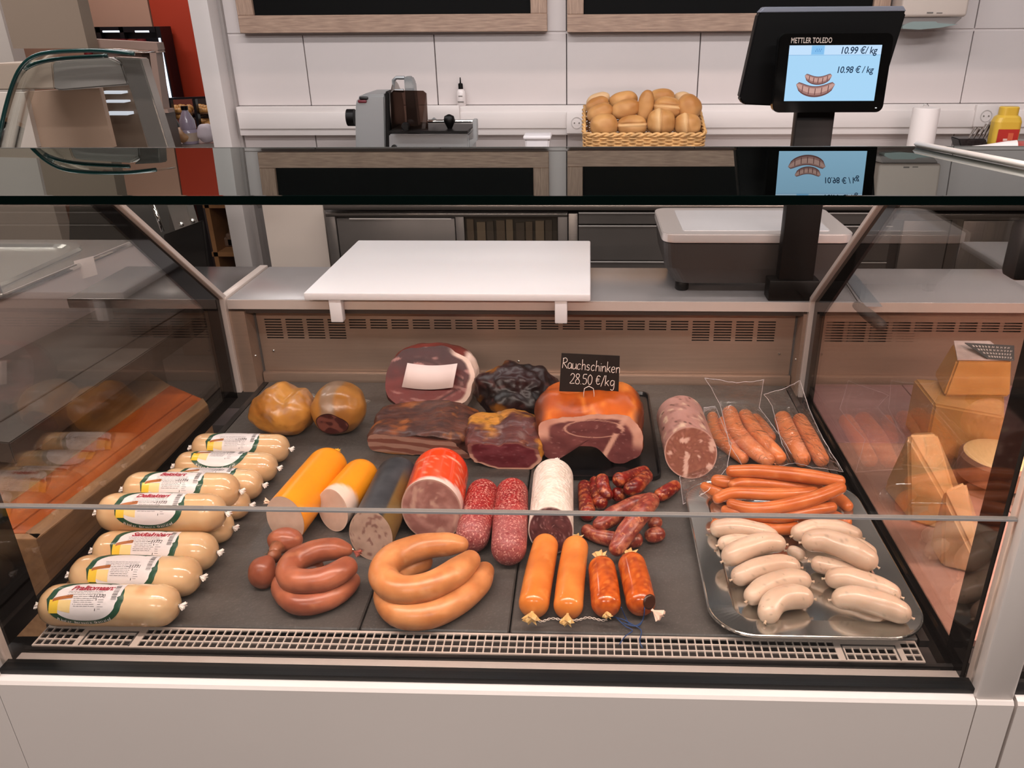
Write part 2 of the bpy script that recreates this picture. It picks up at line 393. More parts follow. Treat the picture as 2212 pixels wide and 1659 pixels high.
# stone shelf plates
jx = [XE0+.013, az(808, 945, ZD).x, az(1108, 1300, ZD).x, XE1-.013]
jx = [XE0+.013, -.335, .018-.13, XE1-.013]
jl = az(790, 1320, ZD).x; jr = az(1110, 1290, ZD).x
for a, b, y0 in ((XE0+.013, jl, .836), (jl, jr, .836), (jr, XE1-.013, .836)):
    sl = MB().box((a+.0012, y0, ZD-.012), (b-.0012, YB-.016, ZD), .002, 1).build('slate_plate', slate, C, smooth=None)
box('steel_ledge', (XE0+.0005, YB-.10, ZD-.02), (jl-.25, YB-.001, ZD-.0125), steel_warm, C)
# front air grille
pitch = .0107; gy = [.7945+.0108*k for k in range(5)]; gy = [.795, .7975, .8065, .809, .818, .8205, .8295, .8335]
gxs = []; x = XE0+.006
while x < XE1-.012: gxs += [x, x+.0018]; x += pitch
def ghole(i, j): return (i % 2 == 1) and (j in (1, 3, 5))
cl0, cl1 = len([g for g in gxs if g < XE0+.062]), len([g for g in gxs if g < XE0+.13])
cr0, cr1 = len([g for g in gxs if g < XE1-.118]), len([g for g in gxs if g < XE1-.052])
def hole2(i, j):
    if (cl0 <= i < cl1 or cr0 <= i < cr1):
        if j == 5: return False
    if i in (cl0, cl0-1, cl1, cl1+1, cr0-1, cr0, cr1, cr1+1): return False
    return ghole(i, j)
MB().grille(gxs, gy, hole2, lambda x, y: (x, y, ZD-.001), (0, 0, -.002)).build('air_grille', mat('grille_alu', '#cbbdb3', .4, metal=.25), C)
box('grille_well', (XE0, .794, ZD-.03), (XE1, .834, ZD-.012), mat('well_dark', '#2a2320', .6), C)
for a, b in ((gxs[cl0], gxs[cl1]), (gxs[cr0], gxs[cr1])):
    mb = MB()
    for q in ((a-.002, .7965, a-.0005, .8225), (b+.001, .7965, b+.0025, .8225), (a-.002, .8215, b+.0025, .823)): mb.box((q[0], q[1], ZD-.001), (q[2], q[3], ZD+.0003))
    mb.build('grille_insert_frame', seam_dark, C)
# rear wall with vent slots
gl0, glp, ng = ay(572, 700, YB).x, 0, 24
x_end = ay(1676, 700, YB).x; glp = (x_end-gl0)/(ng-.2)
xs_ = [XE0+.001]
for k in range(ng): xs_ += [gl0+k*glp, gl0+k*glp+glp*.8]
xs_ += [XE1-.001]
zt = ay(1100, 689, YB).z; rp = .0062; zrows = [ZD-.01]
for k in range(8): zrows += [zt-rp*(8-k)+.0005, zt-rp*(8-k)+.0035]
zrows += [ZW-.03]; zrows.sort()
def vhole(i, j):
    if i % 2 == 0 or j % 2 == 0: return False
    g = (i-1)//2; r = (j-1)//2          # r 0 = lowest row
    return r >= 4 or g < 4 or g >= ng-4
MB().grille(xs_, zrows, vhole, lambda x, z: (x, YB, z), (0, .0015, 0)).build('vented_back_panel', steel_warm, C)
box('vent_backing', (XE0, YB+.012, ZD-.01), (XE1, YB+.02, ZW-.03), mat('vent_dark', '#1a1412', .7), C)
box('back_ledge', (XE0+.001, YB-.014, ZD-.012), (XE1-.001, YB-.0005, ZD+.022), steel_warm, C, bev=.004)
for px, py in ((1120, 780),):
    c = ay(px, py, YB); MB().lathe([(.003, 0), (.0028, .0015), (.0012, .0028)], Matrix.Translation(c) @ Matrix.Rotation(pi/2, 4, 'X'), 12).build('screw_head', chrome, C, smooth=60)
for sx, s in ((XE0, 1), (XE1, -1)):
    for yy in (YB-.03,):
        MB().lathe([(.003, 0), (.0028, .0015), (.0012, .0028)], Matrix.Translation((sx, yy, ZD+.07)) @ Matrix.Rotation(s*pi/2, 4, 'Y'), 12).build('screw_head', chrome, C, smooth=60)
    MB().lathe([(.003, 0), (.0028, .0015), (.0012, .0028)], Matrix.Translation((sx+s*.03, YB, ZD+.07)) @ Matrix.Rotation(pi/2, 4, 'X'), 12).build('screw_head', chrome, C, smooth=60)
# corner posts inside the case
for sx, s in ((XE0, 1), (XE1, -1)):
    box('corner_strip', (min(sx, sx+s*.0035), YB-.0035, ZD-.01), (max(sx, sx+s*.0035), YB, ZW-.03), seam_dark, C)
# worktop
yb = az(1270, 578, ZW).y
box('worktop', (XML[1]-.026, 1.603, ZW-.022), (XMR[0]-.004, yb, ZW), steel_top, C, bev=.002)
box('under_worktop_rail', (XE0, 1.612, ZW-.034), (XE1, 1.64, ZW-.022), mat('rail_dark', '#3a302b', .5), C)
box('worktop_divider', (XML[0]-.002, 1.603, ZW-.024), (XML[1]-.028, yb, ZW+.004), alu_pink_lit, C, bev=.0015)
# posts that carry the glass
ytop, ztop = 1.19, 1.3805
def post(xc, w_, name='glass_post'):
    q = .012
    p = [(1.597, .79), (1.597, 1.01), (ytop, 1.01+(1.597-ytop)*.885), (ytop, 1.01+(1.597-ytop)*.885+.0), (ytop+.012, 1.01+(1.597-ytop)*.885+.001), (1.613, 1.012), (1.613, .79)]
    p = [p[0], p[1], p[2], p[4], p[5], p[6]]
    return MB().prism([(xc-w_/2, y, z) for y, z in p], (w_, 0, 0), bev=.001).build(name, alu_pink_lit, C)
post(XL+.003, .017); post(XR-.005, .013)
# top service glass
a_, b_ = .11577, .046
def gz(y): return CAM.z-(a_+b_*y)
yr = 1.1997; XT0, XT1 = -1.42, 1.9
SG = thing('service_glass', 'long dark mirror-like glass shelf with green front edge across both counters', 'glass shelf', (.24, 1.0, gz(1.0)-.01))
MB().prism([(XT0, YG-.006, gz(YG)), (XT0, yr, gz(yr)), (XT0, yr, gz(yr)-.007), (XT0, YG-.006, gz(YG)-.007)], (XT1-XT0, 0, 0)).build('top_glass', M_top, SG, label='smoky reflective glass sheet')
MB().prism([(XT0, YG-.009, gz(YG)+.0003), (XT0, YG-.0055, gz(YG)+.0003), (XT0, YG-.0055, gz(YG)-.0078), (XT0, YG-.009, gz(YG)-.0078)], (XT1-XT0, 0, 0)).build('glass_front_edge', edge_green, SG, label='dark green glass edge')
MB().prism([(XT0, yr, gz(yr)+.0004), (XT0, yr+.002, gz(yr)+.0004), (XT0, yr+.002, gz(yr)-.007), (XT0, yr, gz(yr)-.007)], (XT1-XT0, 0, 0)).build('glass_rear_edge', mat('rear_edge', '#555350', .2), SG)
MB().prism([(XT0, YG+.0065, gz(YG)-.0085), (XT0, YG+.012, gz(YG)-.0085), (XT0, YG+.012, gz(YG)-.011), (XT0, YG+.0065, gz(YG)-.0115)], (XT1-XT0, 0, 0)).build('light_profile', alu_pink_lit, SG)
# front panes
zj = ay(1100, 1110, YG).z
box('upper_front_pane', (XML[1]+.001, YG, zj+.0015), (XMR[0]-.001, YG+.006, gz(YG)-.009), M_front, C)
box('lower_front_pane', (XML[1]+.001, YG, zs), (XMR[0]-.001, YG+.006, zj-.0015), M_front, C)
box('pane_joint', (XML[1]+.001, YG-.0003, zj-.0013), (XMR[0]-.001, YG+.0063, zj+.0013), mat('joint_grey', '#8d8783', .25), C)
# mullions at the front
box('front_mullion', (XMR[0], YG-.012, zs-.012), (XMR[1], YG+.02, gz(YG)-.012), white_lacquer, C, bev=.004)
box('front_mullion', (XML[0], YG-.012, zs-.012), (XML[1], YG+.02, gz(YG)-.012), white_lacquer, C, bev=.004)
for X_ in (XMR, XML):
    MB().prism([(X_[0]+.0015, YG+.01, zs-.03), (X_[0]+.0015, YG+.01, zs-.002), (X_[0]+.0015, ys+.003, zl), (X_[0]+.0015, ys, zl-.004), (X_[0]+.0015, ys, .12), (X_[0]+.0015, ys+.02, .12)], (X_[1]-X_[0]-.003, 0, 0)).build('mullion_fascia', white_lacquer, C)
# side panes with printed dark borders
for X_, yf, nm in ((XL, .885, 'l'), (XR, .822, 'r')):
    w_ = .0055
    out = [(YG+.022, ZD-.02), (YG+.022, gz(YG)-.012), (ytop+.0, gz(ytop)-.012), (1.593, 1.012), (1.593, ZD-.02)]
    inn = [(yf, ZD+.0), (yf, gz(YG)-.02), (1.165, gz(1.165)-.02), (1.535, 1.004), (1.535, ZD+.0)]
    MB().prism([(X_-w_/2, y, z) for y, z in inn], (w_, 0, 0)).build('side_pane', M_side, C)
    mb = MB()
    for i in range(5):
        j = (i+1) % 5
        if i == 1: continue
        q = [out[i], out[j], inn[j], inn[i]]
        mb.prism([(X_-w_/2-.0002, y, z) for y, z in q], (w_+.0004, 0, 0))
    mb.build('pane_border', border_print, C, label='dark printed glass border')
# ------------------------------------------------------------------ cutting board hooked on the worktop
def quadz(pts, z): return [az(x, y, z) for x, y in pts]
yf = 1.572; zt_ = ay(965, 634, yf).z
A = [az(x, y, zt_) for x, y in ((655, 632), (1276, 636), (1267, 521), (790, 517))]
xa, xb, yb2 = A[0].x, A[1].x, (A[2].y+A[3].y)/2
t = thing('cutting_board', 'large white plastic cutting board hooked over the worktop edge', 'cutting board', ((xa+xb)/2, 1.7, ZW))
MB().box((xa, yf, zt_-.017), (xb, yb2, zt_), .004, 2).build('board_plate', plastic_white, t, smooth=35)
for px in (727, 1212):
    c = ay(px, 660, 1.588).x; wd = .013
    box('hook_leg', (c-wd, 1.578, ZW-.042), (c+wd, 1.600, zt_-.017), plastic_white, t, bev=.002)
    box('foot_strip', (c-wd-.01, 1.604, ZW), (c+.006, yb2-.01, zt_-.017), plastic_white, t, bev=.002)

# ------------------------------------------------------------------ scale
t = thing('counter_scale', 'dark counter scale with stainless weighing platter on the worktop', 'scale', (.33, 1.75, ZW))
yfs = 1.652; zp = ay(1500, 506, yfs).z
x0, x1 = ay(1432, 505, yfs).x, ay(1850, 505, yfs).x; yk = az(1600, 449, zp).y
x0b = az(1411, 455, zp).x
def rrect(x0, y0, x1, y1, r, z, n=6):
    P = []
    for cx, cy, a in ((x1-r, y1-r, 0), (x0+r, y1-r, 90), (x0+r, y0+r, 180), (x1-r, y0+r, 270)):
        for k in range(n+1): th = radians(a+90*k/n); P.append((cx+r*cos(th), cy+r*sin(th), z))
    return P
MB().prism(rrect(x0, yfs, x1, yk, .028, zp-.019), (0, 0, .019), bev=.002).build('platter', mat('platter_alu', '#c3bcba', .28, metal=.5), t, smooth=35)
MB().prism(rrect(x0+.045, yfs+.03, x1-.045, yk-.03, .006, zp), (0, 0, .0008)).build('platter_inlay', mat('platter_white', '#c9c7ca', .3, metal=.3), t)
mb = MB(); rings = []
for z, i in ((zp-.021, .004), (zp-.05, .006), (zp-.075, .010), (ZW+.022, .030)): rings.append(rrect(x0+i, yfs+i*.3, x1-i, yk-i, .028, z))
for A_, B_ in zip(rings, rings[1:]):
    for k in range(len(A_)): mb.face([A_[k], B_[k], B_[(k+1) % len(A_)], A_[(k+1) % len(A_)]])
mb.face(rings[0]); mb.face(list(reversed(rings[-1])))
mb.build('scale_body', char_plastic, t, smooth=30)
for px, yy in ((x0+.05, yfs+.035), (x1-.05, yfs+.035), (x0+.05, yk-.05), (x1-.05, yk-.05)):
    MB().lathe([(.013, 0), (.015, .003), (.015, .018), (.01, .024)], Matrix.Translation((px, yy, ZW)), 16).build('foot', black_plastic, t, smooth=40)
# display column
t = thing('customer_display', 'black price display on a column with a lit blue screen', 'display', (.45, 1.63, ZW))
ypf = 1.612
xa, xb = ay(1682, 606, ypf).x, ay(1757, 606, ypf).x
box('column', (xa, ypf, ZW+.004), (xb, ypf+.03, 1.43), mat('column_black', '#0a0706', .45, spec=.15), t, bev=.002)
fa, fb = ay(1661, 620, ypf-.004).x, ay(1770, 620, ypf-.004).x; f1 = ay(1700, 606, ypf-.004).z
box('column_foot', (fa, ypf-.006, ZW+.0005), (fb, ypf+.036, f1), mat('column_black', '#0a0706', .45, spec=.15), t, bev=.003)
ys_ = 1.585
sp = [ay(x, y, ys_) for x, y in ((1692, 218), (1890, 218), (1903, 98), (1707, 97))]
sx0, sx1 = (sp[0].x+sp[3].x)/2, (sp[1].x+sp[2].x)/2; sz0, sz1 = (sp[0].z+sp[1].z)/2, (sp[2].z+sp[3].z)/2
hz0, hz1 = ay(1790, 243, ys_).z, ay(1800, 72, ys_).z
hx0, hx1 = ay(1672, 200, ys_).x, ay(1919, 160, ys_).x
def rrv(x0, z0, x1, z1, r, y): return [(p[0], y, p[1]) for p in rrect(x0, z0, x1, z1, r, 0)]
MB().prism(rrv(hx0, hz0, hx1, hz1, .012, ys_), (0, .022, 0), bev=.0015).build('display_housing', black_gloss, t, smooth=35)
mb = MB()
def lerp2(u, v): return Vector((sx0+(sx1-sx0)*u, ys_-.0006, sz0+(sz1-sz0)*v))
W_, H_ = sx1-sx0, sz1-sz0
em = {}
def emi(name, col, s=1):
    if name not in em:
        M = bpy.data.materials.new(name); M.use_nodes = True; N = M.node_tree.nodes; b = N['Principled BSDF']; b.inputs['Base Color'].default_value = (0, 0, 0, 1); b.inputs['Roughness'].default_value = .3
        b.inputs['Emission Color'].default_value = (*hexc(col), 1); b.inputs['Emission Strength'].default_value = s; em[name] = M
    return em[name]
mats_ = [emi('screen_blue', '#a9d6f6'), emi('screen_light', '#c3e0fb'), emi('screen_tab', '#84bfee'), emi('screen_text', '#17304c'), emi('screen_sausage', '#a07670'), emi('screen_sausage_dark', '#6d4744'), emi('screen_sausage_light', '#c69c92'), emi('screen_mid', '#5590c8')]
def sq(u0, v0, u1, v1, mi, d=0): 
    o = Vector((0, -d, 0)); mb.face([lerp2(u0, v0)+o, lerp2(u1, v0)+o, lerp2(u1, v1)+o, lerp2(u0, v1)+o], mi)
sq(0, 0, 1, 1, 0); sq(0, .83, .24, 1, 1, .0002); sq(.385, .83, 1, 1, 1, .0002); sq(.245, .84, .38, .99, 2, .0002); sq(0, .825, 1, .83, 7, .0003)
for i in range(6): sq(.285+.012*i, .885+.03*(i % 2), .293+.012*i, .91+.03*(i % 2), 7, .0004)
def banana(uc, vc, a, th, sg, n=14):
    def pt(k, off):
        x = -1+2*k/n; e = sqrt(max(0, 1-(x)**6)); return lerp2(uc+a*x, vc+a*.62*x*x + off*th*e)+Vector((0, -.0004, 0))
    for k in range(n):
        for (o0, o1, mi, d) in ((-1, 1, 5, 0), (-.7, .85, 4, .0001), (-.3, .6, 6, .0002)):
            mb.face([pt(k, o0)-Vector((0, d, 0)), pt(k+1, o0)-Vector((0, d, 0)), pt(k+1, o1)-Vector((0, d, 0)), pt(k, o1)-Vector((0, d, 0))], mi)
    for q in (-.66, -.33, 0, .33, .66):
        c = lerp2(uc+a*q, vc+a*.62*q*q); mb.face([c+Vector((-.0008, -.0008, -H_*th*.6)), c+Vector((.0008, -.0008, -H_*th*.6)), c+Vector((.0012, -.0008, H_*th*.6)), c+Vector((-.0002, -.0008, H_*th*.6))], 5)
banana(.35, .37, .15, .075, 1); banana(.33, .17, .215, .1, 1)
for body, uv, sz in (('10.99 €/ kg', (.55, .85), .0165), ('10.98 € / kg', (.535, .51), .0158)):
    add_text(mb, body, sz, lambda x, y: lerp2(*uv)+Vector((x*.92, -.0012, y)), 3, shear=.12, space=.95, offset=.0002)
mb.build('screen', mats_, t, label='glowing light blue screen with sausages and prices')
mb = MB(); c = ay(1708, 93, ys_-.0008)
wm = text_mesh('METTLER TOLEDO', .0115, offset=.0003, space=.88); bpy.data.meshes.remove(wm)
add_text(mb, 'METTLER TOLEDO', .0128, lambda x, y: c+Vector((x*.66, -.0002, y)), 0, offset=.00022, space=1.06); mb.build('lettering', mat('lettering', '#b7a99f', .5), t)
c = ay(1892, 233, ys_-.0006); box('status_light', (c.x-.0015, c.y-.0006, c.z-.0006), (c.x+.0015, c.y, c.z+.0006), emi('led', '#ffffff', 1.5), t)
yb_ = 1.655; Q = [ay(x, y, yb_) for x, y in ((1597, 212), (1606, 226), (1676, 229), (1900, 215), (1958, 28), (1950, 15), (1652, 18), (1638, 30))]
MB().prism([tuple(q) for q in Q], (0, .03, 0), bev=.003).build('terminal_back', black_plastic, t, smooth=35)
MB().prism([tuple(q+Vector((0, -.002, 0))) for q in (ay(1640, 27, yb_), ay(1957, 24, yb_), ay(1951, 13, yb_), ay(1651, 15, yb_))], (0, .03, 0), bev=.001).build('silver_trim', mat('silver_trim', '#b8bccb', .25, metal=.7), t)

# ------------------------------------------------------------------ back cabinets
yc = 2.6; zcab = ay(1200, 441, yc).z
cab_dark = mat('cab_dark', '#5f5a57', .33, metal=.5, noise_amt=.08, nscale=6)
cab_steel = mat('cab_steel', '#8b8580', .3, metal=.9, noise_amt=.05, nscale=20, nstretch=(.2, 4, 10))
def X(px, py, y=yc): return ay(px, py, y).x
def Zp(py, y=yc, px=1100): return ay(px, py, y).z
box('back_worktop', (X(704, 500)+.005, yc-.01, zcab-.018), (2.7, YW-.06, zcab), cab_steel, bev=.002, label='stainless steel worktop along the back wall under the bread basket', cat='worktop')
t = thing('refrigerated_cabinet', 'stainless undercounter cabinet with glass door, below the slicer', 'cabinet', (-.55, 2.9, 0))
x0, x1 = X(707, 500), X(1226, 500)
box('cabinet_body', (x0, yc+.02, .08), (x1, YW-.025, zcab-.03), steel_dark, t)
box('top_rail', (x0, yc, Zp(468)), (x1, yc+.03, zcab-.031), cab_steel, t, bev=.001)
for a, b in ((707, 727), (985, 1003), (1205, 1226)): box('frame_post', (X(a, 500), yc, .1), (X(b, 500), yc+.03, Zp(468)-.001), cab_dark, t, bev=.001)
box('door', (X(729, 500), yc+.004, .15), (X(983, 500), yc+.022, Zp(473)), cab_dark, t, bev=.002)
box('door_edge', (X(757, 500), yc+.001, Zp(474.5)), (X(976, 500), yc+.004, Zp(472)), mat('bright_edge', '#d9d4d0', .3, metal=.5), t)
box('open_bay', (X(1004, 500), yc+.015, .15), (X(1204, 500), yc+.0195, Zp(470)), mat('bay_brown', '#35281f', .6), t)
for k in range(9):
    a = X(1010+k*21, 520); MB().box((a, yc+.003+.002*(k % 3), .3), (a+.022+.006*(k % 2), yc+.014, Zp(474+(k*7) % 9))).build('wrapped_pack', mat('pack%d' % (k % 3), ('#574437', '#6b5646', '#47382f')[k % 3], .5), t)
box('bay_glass', (X(1004, 500), yc-.002, .15), (X(1204, 500), yc+.0005, Zp(470)), M_glass, t)
t = thing('drawer_cabinet', 'stainless drawer cabinet with dark fronts behind the scale', 'cabinet', (.5, 2.9, 0))
x0, x1 = X(1228, 500)+.003, X(1925, 500)
box('cabinet_body', (x0, yc+.02, .08), (x1, YW-.025, zcab-.031), steel_dark, t)
box('frame_post', (X(1228, 500), yc, .1), (X(1248, 500), yc+.03, zcab-.031), cab_steel, t, bev=.001)
for a, b in ((1250, 1590), (1594, 1925)):
    for z1, z0, m_ in ((458, 483, cab_dark), (486, 561, cab_dark), (563, 640, cab_dark)):
        f = box('drawer_front', (X(a, 500), yc-.004, Zp(z0)), (X(b, 500), yc+.02, Zp(z1)), m_, t, bev=.001, seg=1)
        MB().box((X(a, 500), yc-.007, Zp(z1+2)), (X(b, 500), yc-.0042, Zp(z1))).build('handle_lip', mat('bright_edge', '#d9d4d0', .3, metal=.5), f)
t = thing('right_back_cabinet', 'dark steel cabinet seen behind the cheese counter', 'cabinet', (1.5, 2.9, 0))
t.name = 'steel_cabinet'; WL[t.name] = WL['right_back_cabinet']
box('cabinet_body', (X(1927, 500), yc+.02, .08), (2.6, YW-.025, zcab-.031), steel_dark, t)
box('top_rail', (X(1927, 500), yc, Zp(474)), (2.6, yc+.03, zcab-.031), cab_steel, t)
for a, b in ((1950, 2050), (2078, 2300)):
    box('door', (X(a, 500), yc, .15), (X(b, 500), yc+.018, Zp(476)), cab_dark, t, bev=.002)
box('frame_post', (X(2052, 500), yc-.002, .1), (X(2076, 500), yc+.018, Zp(474)), cab_steel, t)
# white end panel of the cabinet run
xw0, xw1 = X(575, 500, 2.75), X(704, 500, 2.75)
box('end_panel', (xw0, 2.75, 0), (xw1, 2.77, ay(640, 438, 2.75).z), white_lacquer, label='plain white end panel standing left of the steel cabinets', cat='panel')

# ------------------------------------------------------------------ slicer
t = thing('meat_slicer', 'silver electric meat slicer with smoked guard on the back counter', 'meat slicer', (-.65, 2.9, zcab))
SY = 2.78
silver = mat('silver_paint', '#9a9d9f', .35, metal=.55)
def P(px, py, y=SY): return ay(px, py, y)
def poly(pts, y, dy, name, m_, parent, bev=.003, **k):
    return MB().prism([tuple(P(px, py, y)) for px, py in pts], (0, dy, 0), bev=bev).build(name, m_, parent, smooth=35, **k)
poly([(769, 420), (766, 235), (770, 212), (778, 204), (834, 203), (838, 420)], SY, .2, 'motor_housing', silver, t, bev=.012)
for dy, dx, m_ in ((212, 787, mat('btn_black', '#120f10', .4)), (219, 784, mat('btn_red', '#5d1822', .4))):
    c = P(dx, dy, SY-.001); MB().box((c.x-.017, c.y-.005, c.z-.005), (c.x+.013, c.y+.006, c.z+.005), .004, 2).build('button', m_, t, smooth=40)
MB().cyl(P(751, 254, SY+.06), P(767, 254, SY+.06), .028, 20).build('dial_knob', black_plastic, t, smooth=40)
poly([(834, 420), (831, 200), (836, 196), (840, 200), (842, 280), (846, 420)], SY-.02, .16, 'gauge_plate', black_plastic, t, bev=.003)
# blade arm with hand loop
mb = MB(); y_ = SY+.05
mb.prism([tuple(P(x, y, y_)) for x, y in ((872, 166), (886, 166), (893, 180), (905, 290), (880, 290), (874, 195))], (0, .05, 0), bev=.004)
mb.sweep([P(x, y, y_+.01) for x, y in ((874, 168), (856, 168), (850, 174), (850, 195), (872, 196))], .006, 8)
mb.build('guard_arm', silver, t, smooth=35)
MB().lathe([(.095, 0), (.105, .004), (.095, .008)], Matrix.Translation(P(856, 245, SY+.09)) @ Matrix.Rotation(pi/2, 4, 'Y'), 36).build('blade', steel, t, smooth=40)
poly([(846, 282), (843, 202), (850, 195), (914, 196), (921, 202), (925, 282)], SY-.05, .006, 'smoked_guard', glass_mat('smoked', '#9a8880', 1.45), t, bev=0)
MB().lathe([(.006, 0), (.009, .01), (.013, .02), (.014, .03), (.01, .036)], Matrix.Translation(P(880, 271, SY-.06)) @ Matrix.Rotation(pi/2, 4, 'X'), 14).build('grip_knob', black_plastic, t, smooth=50)
poly([(840, 283), (1010, 283), (1010, 288), (840, 287)], SY-.08, .2, 'carriage_tray', black_plastic, t, bev=.001)
poly([(838, 290), (1012, 290), (1012, 304), (1020, 420), (838, 420)], SY-.02, .18, 'base_body', silver, t, bev=.004)
MB().cyl(P(925, 262, SY), P(1030, 262, SY), .006, 12).build('slide_rail', chrome, t, smooth=40)
poly([(1021, 258), (1030, 258), (1031, 303), (1014, 322), (1011, 304), (1022, 300)], SY-.01, .03, 'rail_bracket', silver, t, bev=.002)
MB().lathe([(.002, -.03), (.006, -.02), (.016, 0), (.019, .01), (.016, .022), (.004, .028)], Matrix.Translation(P(971, 266, SY-.01)), 16).build('pusher', black_plastic, t, smooth=50)
MB().lathe([(.012, 0), (.012, .004), (.002, .012)], Matrix.Translation(P(938, 262, SY+.05)), 14).build('pusher_cap', silver, t, smooth=50)
MB().lathe([(.009, 0), (.009, .008), (.004, .009)], Matrix.Translation(P(852, 318, SY-.025)) @ Matrix.Rotation(pi/2, 4, 'X'), 14).build('lock_screw', black_plastic, t, smooth=50)

# ------------------------------------------------------------------ dropper bottle, tub, paper roll, dispenser
zd1 = dz1
p = ay(997, 228, YW-.03); t = thing('dropper_bottle', 'small clear dropper bottle with black cap on the cable duct', 'bottle', (p.x, YW-.03, zd1))
MB().lathe([(.0165, 0), (.018, .002), (.018, .05), (.012, .06), (.008, .063)], Matrix.Translation((p.x, YW-.027, zd1)), 20).build('bottle_body', mat('bottle_white', '#ded5d3', .25), t, smooth=40)
MB().lathe([(.0095, .063), (.009, .082), (.003, .085), (.002, .105)], Matrix.Translation((p.x, YW-.027, zd1)), 14).build('dropper_cap', black_plastic, t, smooth=40)
MB().box((p.x-.012, YW-.0462, zd1+.014), (p.x+.012, YW-.0452, zd1+.018)).box((p.x-.008, YW-.0462, zd1+.036), (p.x+.008, YW-.0452, zd1+.039)).build('print', sock_dark, t)
ty = 2.95
def Q3(px, py, y=ty): return ay(px, py, y)
a, b = Q3(1129, 320), Q3(1192, 300)
t = thing('plastic_tub', 'small white lidded plastic tub left of the bread basket', 'tub', ((a.x+b.x)/2, ty+.04, zcab))
cx_, ztub = (a.x+b.x)/2, Q3(1160, 293).z
MB().prism([(cx_-.03, ty+.01, zcab), (cx_+.03, ty+.01, zcab), (cx_+.045, ty, ztub-.012), (cx_-.045, ty, ztub-.012)], (0, .08, 0), bev=.006).build('tub_body', plastic_white, t, smooth=40)
MB().box((cx_-.05, ty-.005, ztub-.014), (cx_+.05, ty+.09, ztub), .006, 3).build('lid', plastic_white, t, smooth=40)
p = Q3(1990, 300, 3.1); pt_ = Q3(2000, 232, 3.1)
t = thing('paper_towel_roll', 'tall white paper towel roll standing under a wire hook', 'paper towel roll', (p.x, 3.1, zcab))
MB().lathe([(.046, 0), (.047, .004), (.047, pt_.z-zcab-.004), (.045, pt_.z-zcab), (.018, pt_.z-zcab)], Matrix.Translation((p.x, 3.1, zcab)), 28).build('paper_roll', mat('paper', '#ded6d3', .7), t, smooth=40)
q = ay(2000, 226, YW-.056)
MB().sweep([q+Vector(v) for v in ((-.012, 0, -.03), (-.012, 0, -.005), (-.006, 0, .002), (.006, 0, .002), (.011, 0, -.004), (.009, 0, -.03))], .0014, 6, closed=True).build('wire_hook', chrome, label='thin wire loop hook on the duct above the paper roll', cat='hook')
# soap / towel dispenser on the wall
dy_ = YW-.14
def D3(px, py, y=dy_): return ay(px, py, y)
t = thing('towel_dispenser', 'white wall dispenser with grey-green tray, top right', 'dispenser', (D3(2020, 30).x, YW-.05, D3(2020, 50).z))
xa, xb = D3(1948, 20).x, D3(2092, 20).x; zb_, zt2 = D3(2020, 37).z, D3(2020, 37).z+.28
MB().box((xa, dy_, zb_), (xb, YW-.003, zt2), .012, 3).build('dispenser_cover', white_lacquer, t, smooth=35)
MB().prism([(xa+.01, dy_+.01, zb_-.001), (xb-.01, dy_+.01, zb_-.001), (xb-.03, dy_+.03, D3(2070, 55).z), (xa, dy_+.03, D3(1960, 55).z)], (0, .09, 0), bev=.003).build('lower_body', mat('disp_grey', '#bcb5b3', .4), t, smooth=35)
MB().prism([tuple(D3(x, y, dy_+.02)) for x, y in ((1950, 56), (1962, 50), (1985, 42), (2005, 39), (2018, 43), (2026, 50), (2070, 53), (2030, 60), (1985, 64), (1950, 62))], (0, .06, 0)).build('drip_tray', mat('drip_tray', '#8b9997', .35), t)
MB().box(D3(2002, 29, dy_-.001), D3(2016, 26, dy_-.0002)).box(D3(2023, 29, dy_-.001), D3(2036, 27, dy_-.0002)).build('print', sock_dark, t)
# cutlery rack, mustard bottle, red tray at the right edge
cyy = 3.0
def K(px, py, y=cyy): return ay(px, py, y)
p = K(2120, 310); t = thing('cutlery_rack', 'black speckled holder packed with metal cutlery beside the mustard', 'cutlery holder', (p.x, cyy, zcab))
MB().prism([tuple(K(x, y)) for x, y in ((2080, 335), (2070, 300), (2130, 300), (2140, 335))], (0, .07, 0), bev=.003).build('holder', mat('speckled', '#1b1a1a', .4, noise_amt=.8, nscale=120), t)
for i, (xa_, ya_, xb_, yb_3) in enumerate(((2092, 300, 2107, 275), (2102, 300, 2117, 276), (2113, 300, 2132, 268), (2122, 300, 2141, 263), (2128, 300, 2147, 266))):
    MB().sweep([K(xa_, ya_, cyy+.02+.006*i), K(xb_, yb_3, cyy+.02+.006*i)], [.004, .011], 8, sq=.4).build('cutlery_piece', steel, t, smooth=50)
my = 3.0; k0 = K(2165, 305, my)
t = thing('mustard_bottle', 'big yellow squeeze bottle with a red label, far right', 'bottle', (k0.x, my, zcab))
mb = MB(); W0 = K(2196, 300, my).x-K(2140, 300, my).x; zt3 = K(2170, 230, my).z; hh = zt3-zcab
for (w0, z0), (w1, z1) in (((W0*.5, zcab), (W0*.5, zt3-.05)),):
    rings = [rrect(k0.x-w*1.0, my-.03+i, k0.x+w*1.0, my+.03-i, .02, z) for w, i, z in ((W0*.48, .003, zcab), (W0*.5, 0, zcab+.01), (W0*.52, 0, zt3-.05), (W0*.46, .003, zt3-.035), (W0*.36, .008, zt3-.028), (W0*.36, .008, zt3-.003), (W0*.33, .01, zt3))]
for A_, B_ in zip(rings, rings[1:]):
    for k in range(len(A_)): mb.face([A_[k], A_[(k+1) % len(A_)], B_[(k+1) % len(A_)], B_[k]])
mb.face(list(reversed(rings[0]))); mb.face(rings[-1]); mb.build('bottle_body', mat('mustard_yellow', '#c9a63c', .35), t, smooth=35)
mb = MB(); yl = my-.0315
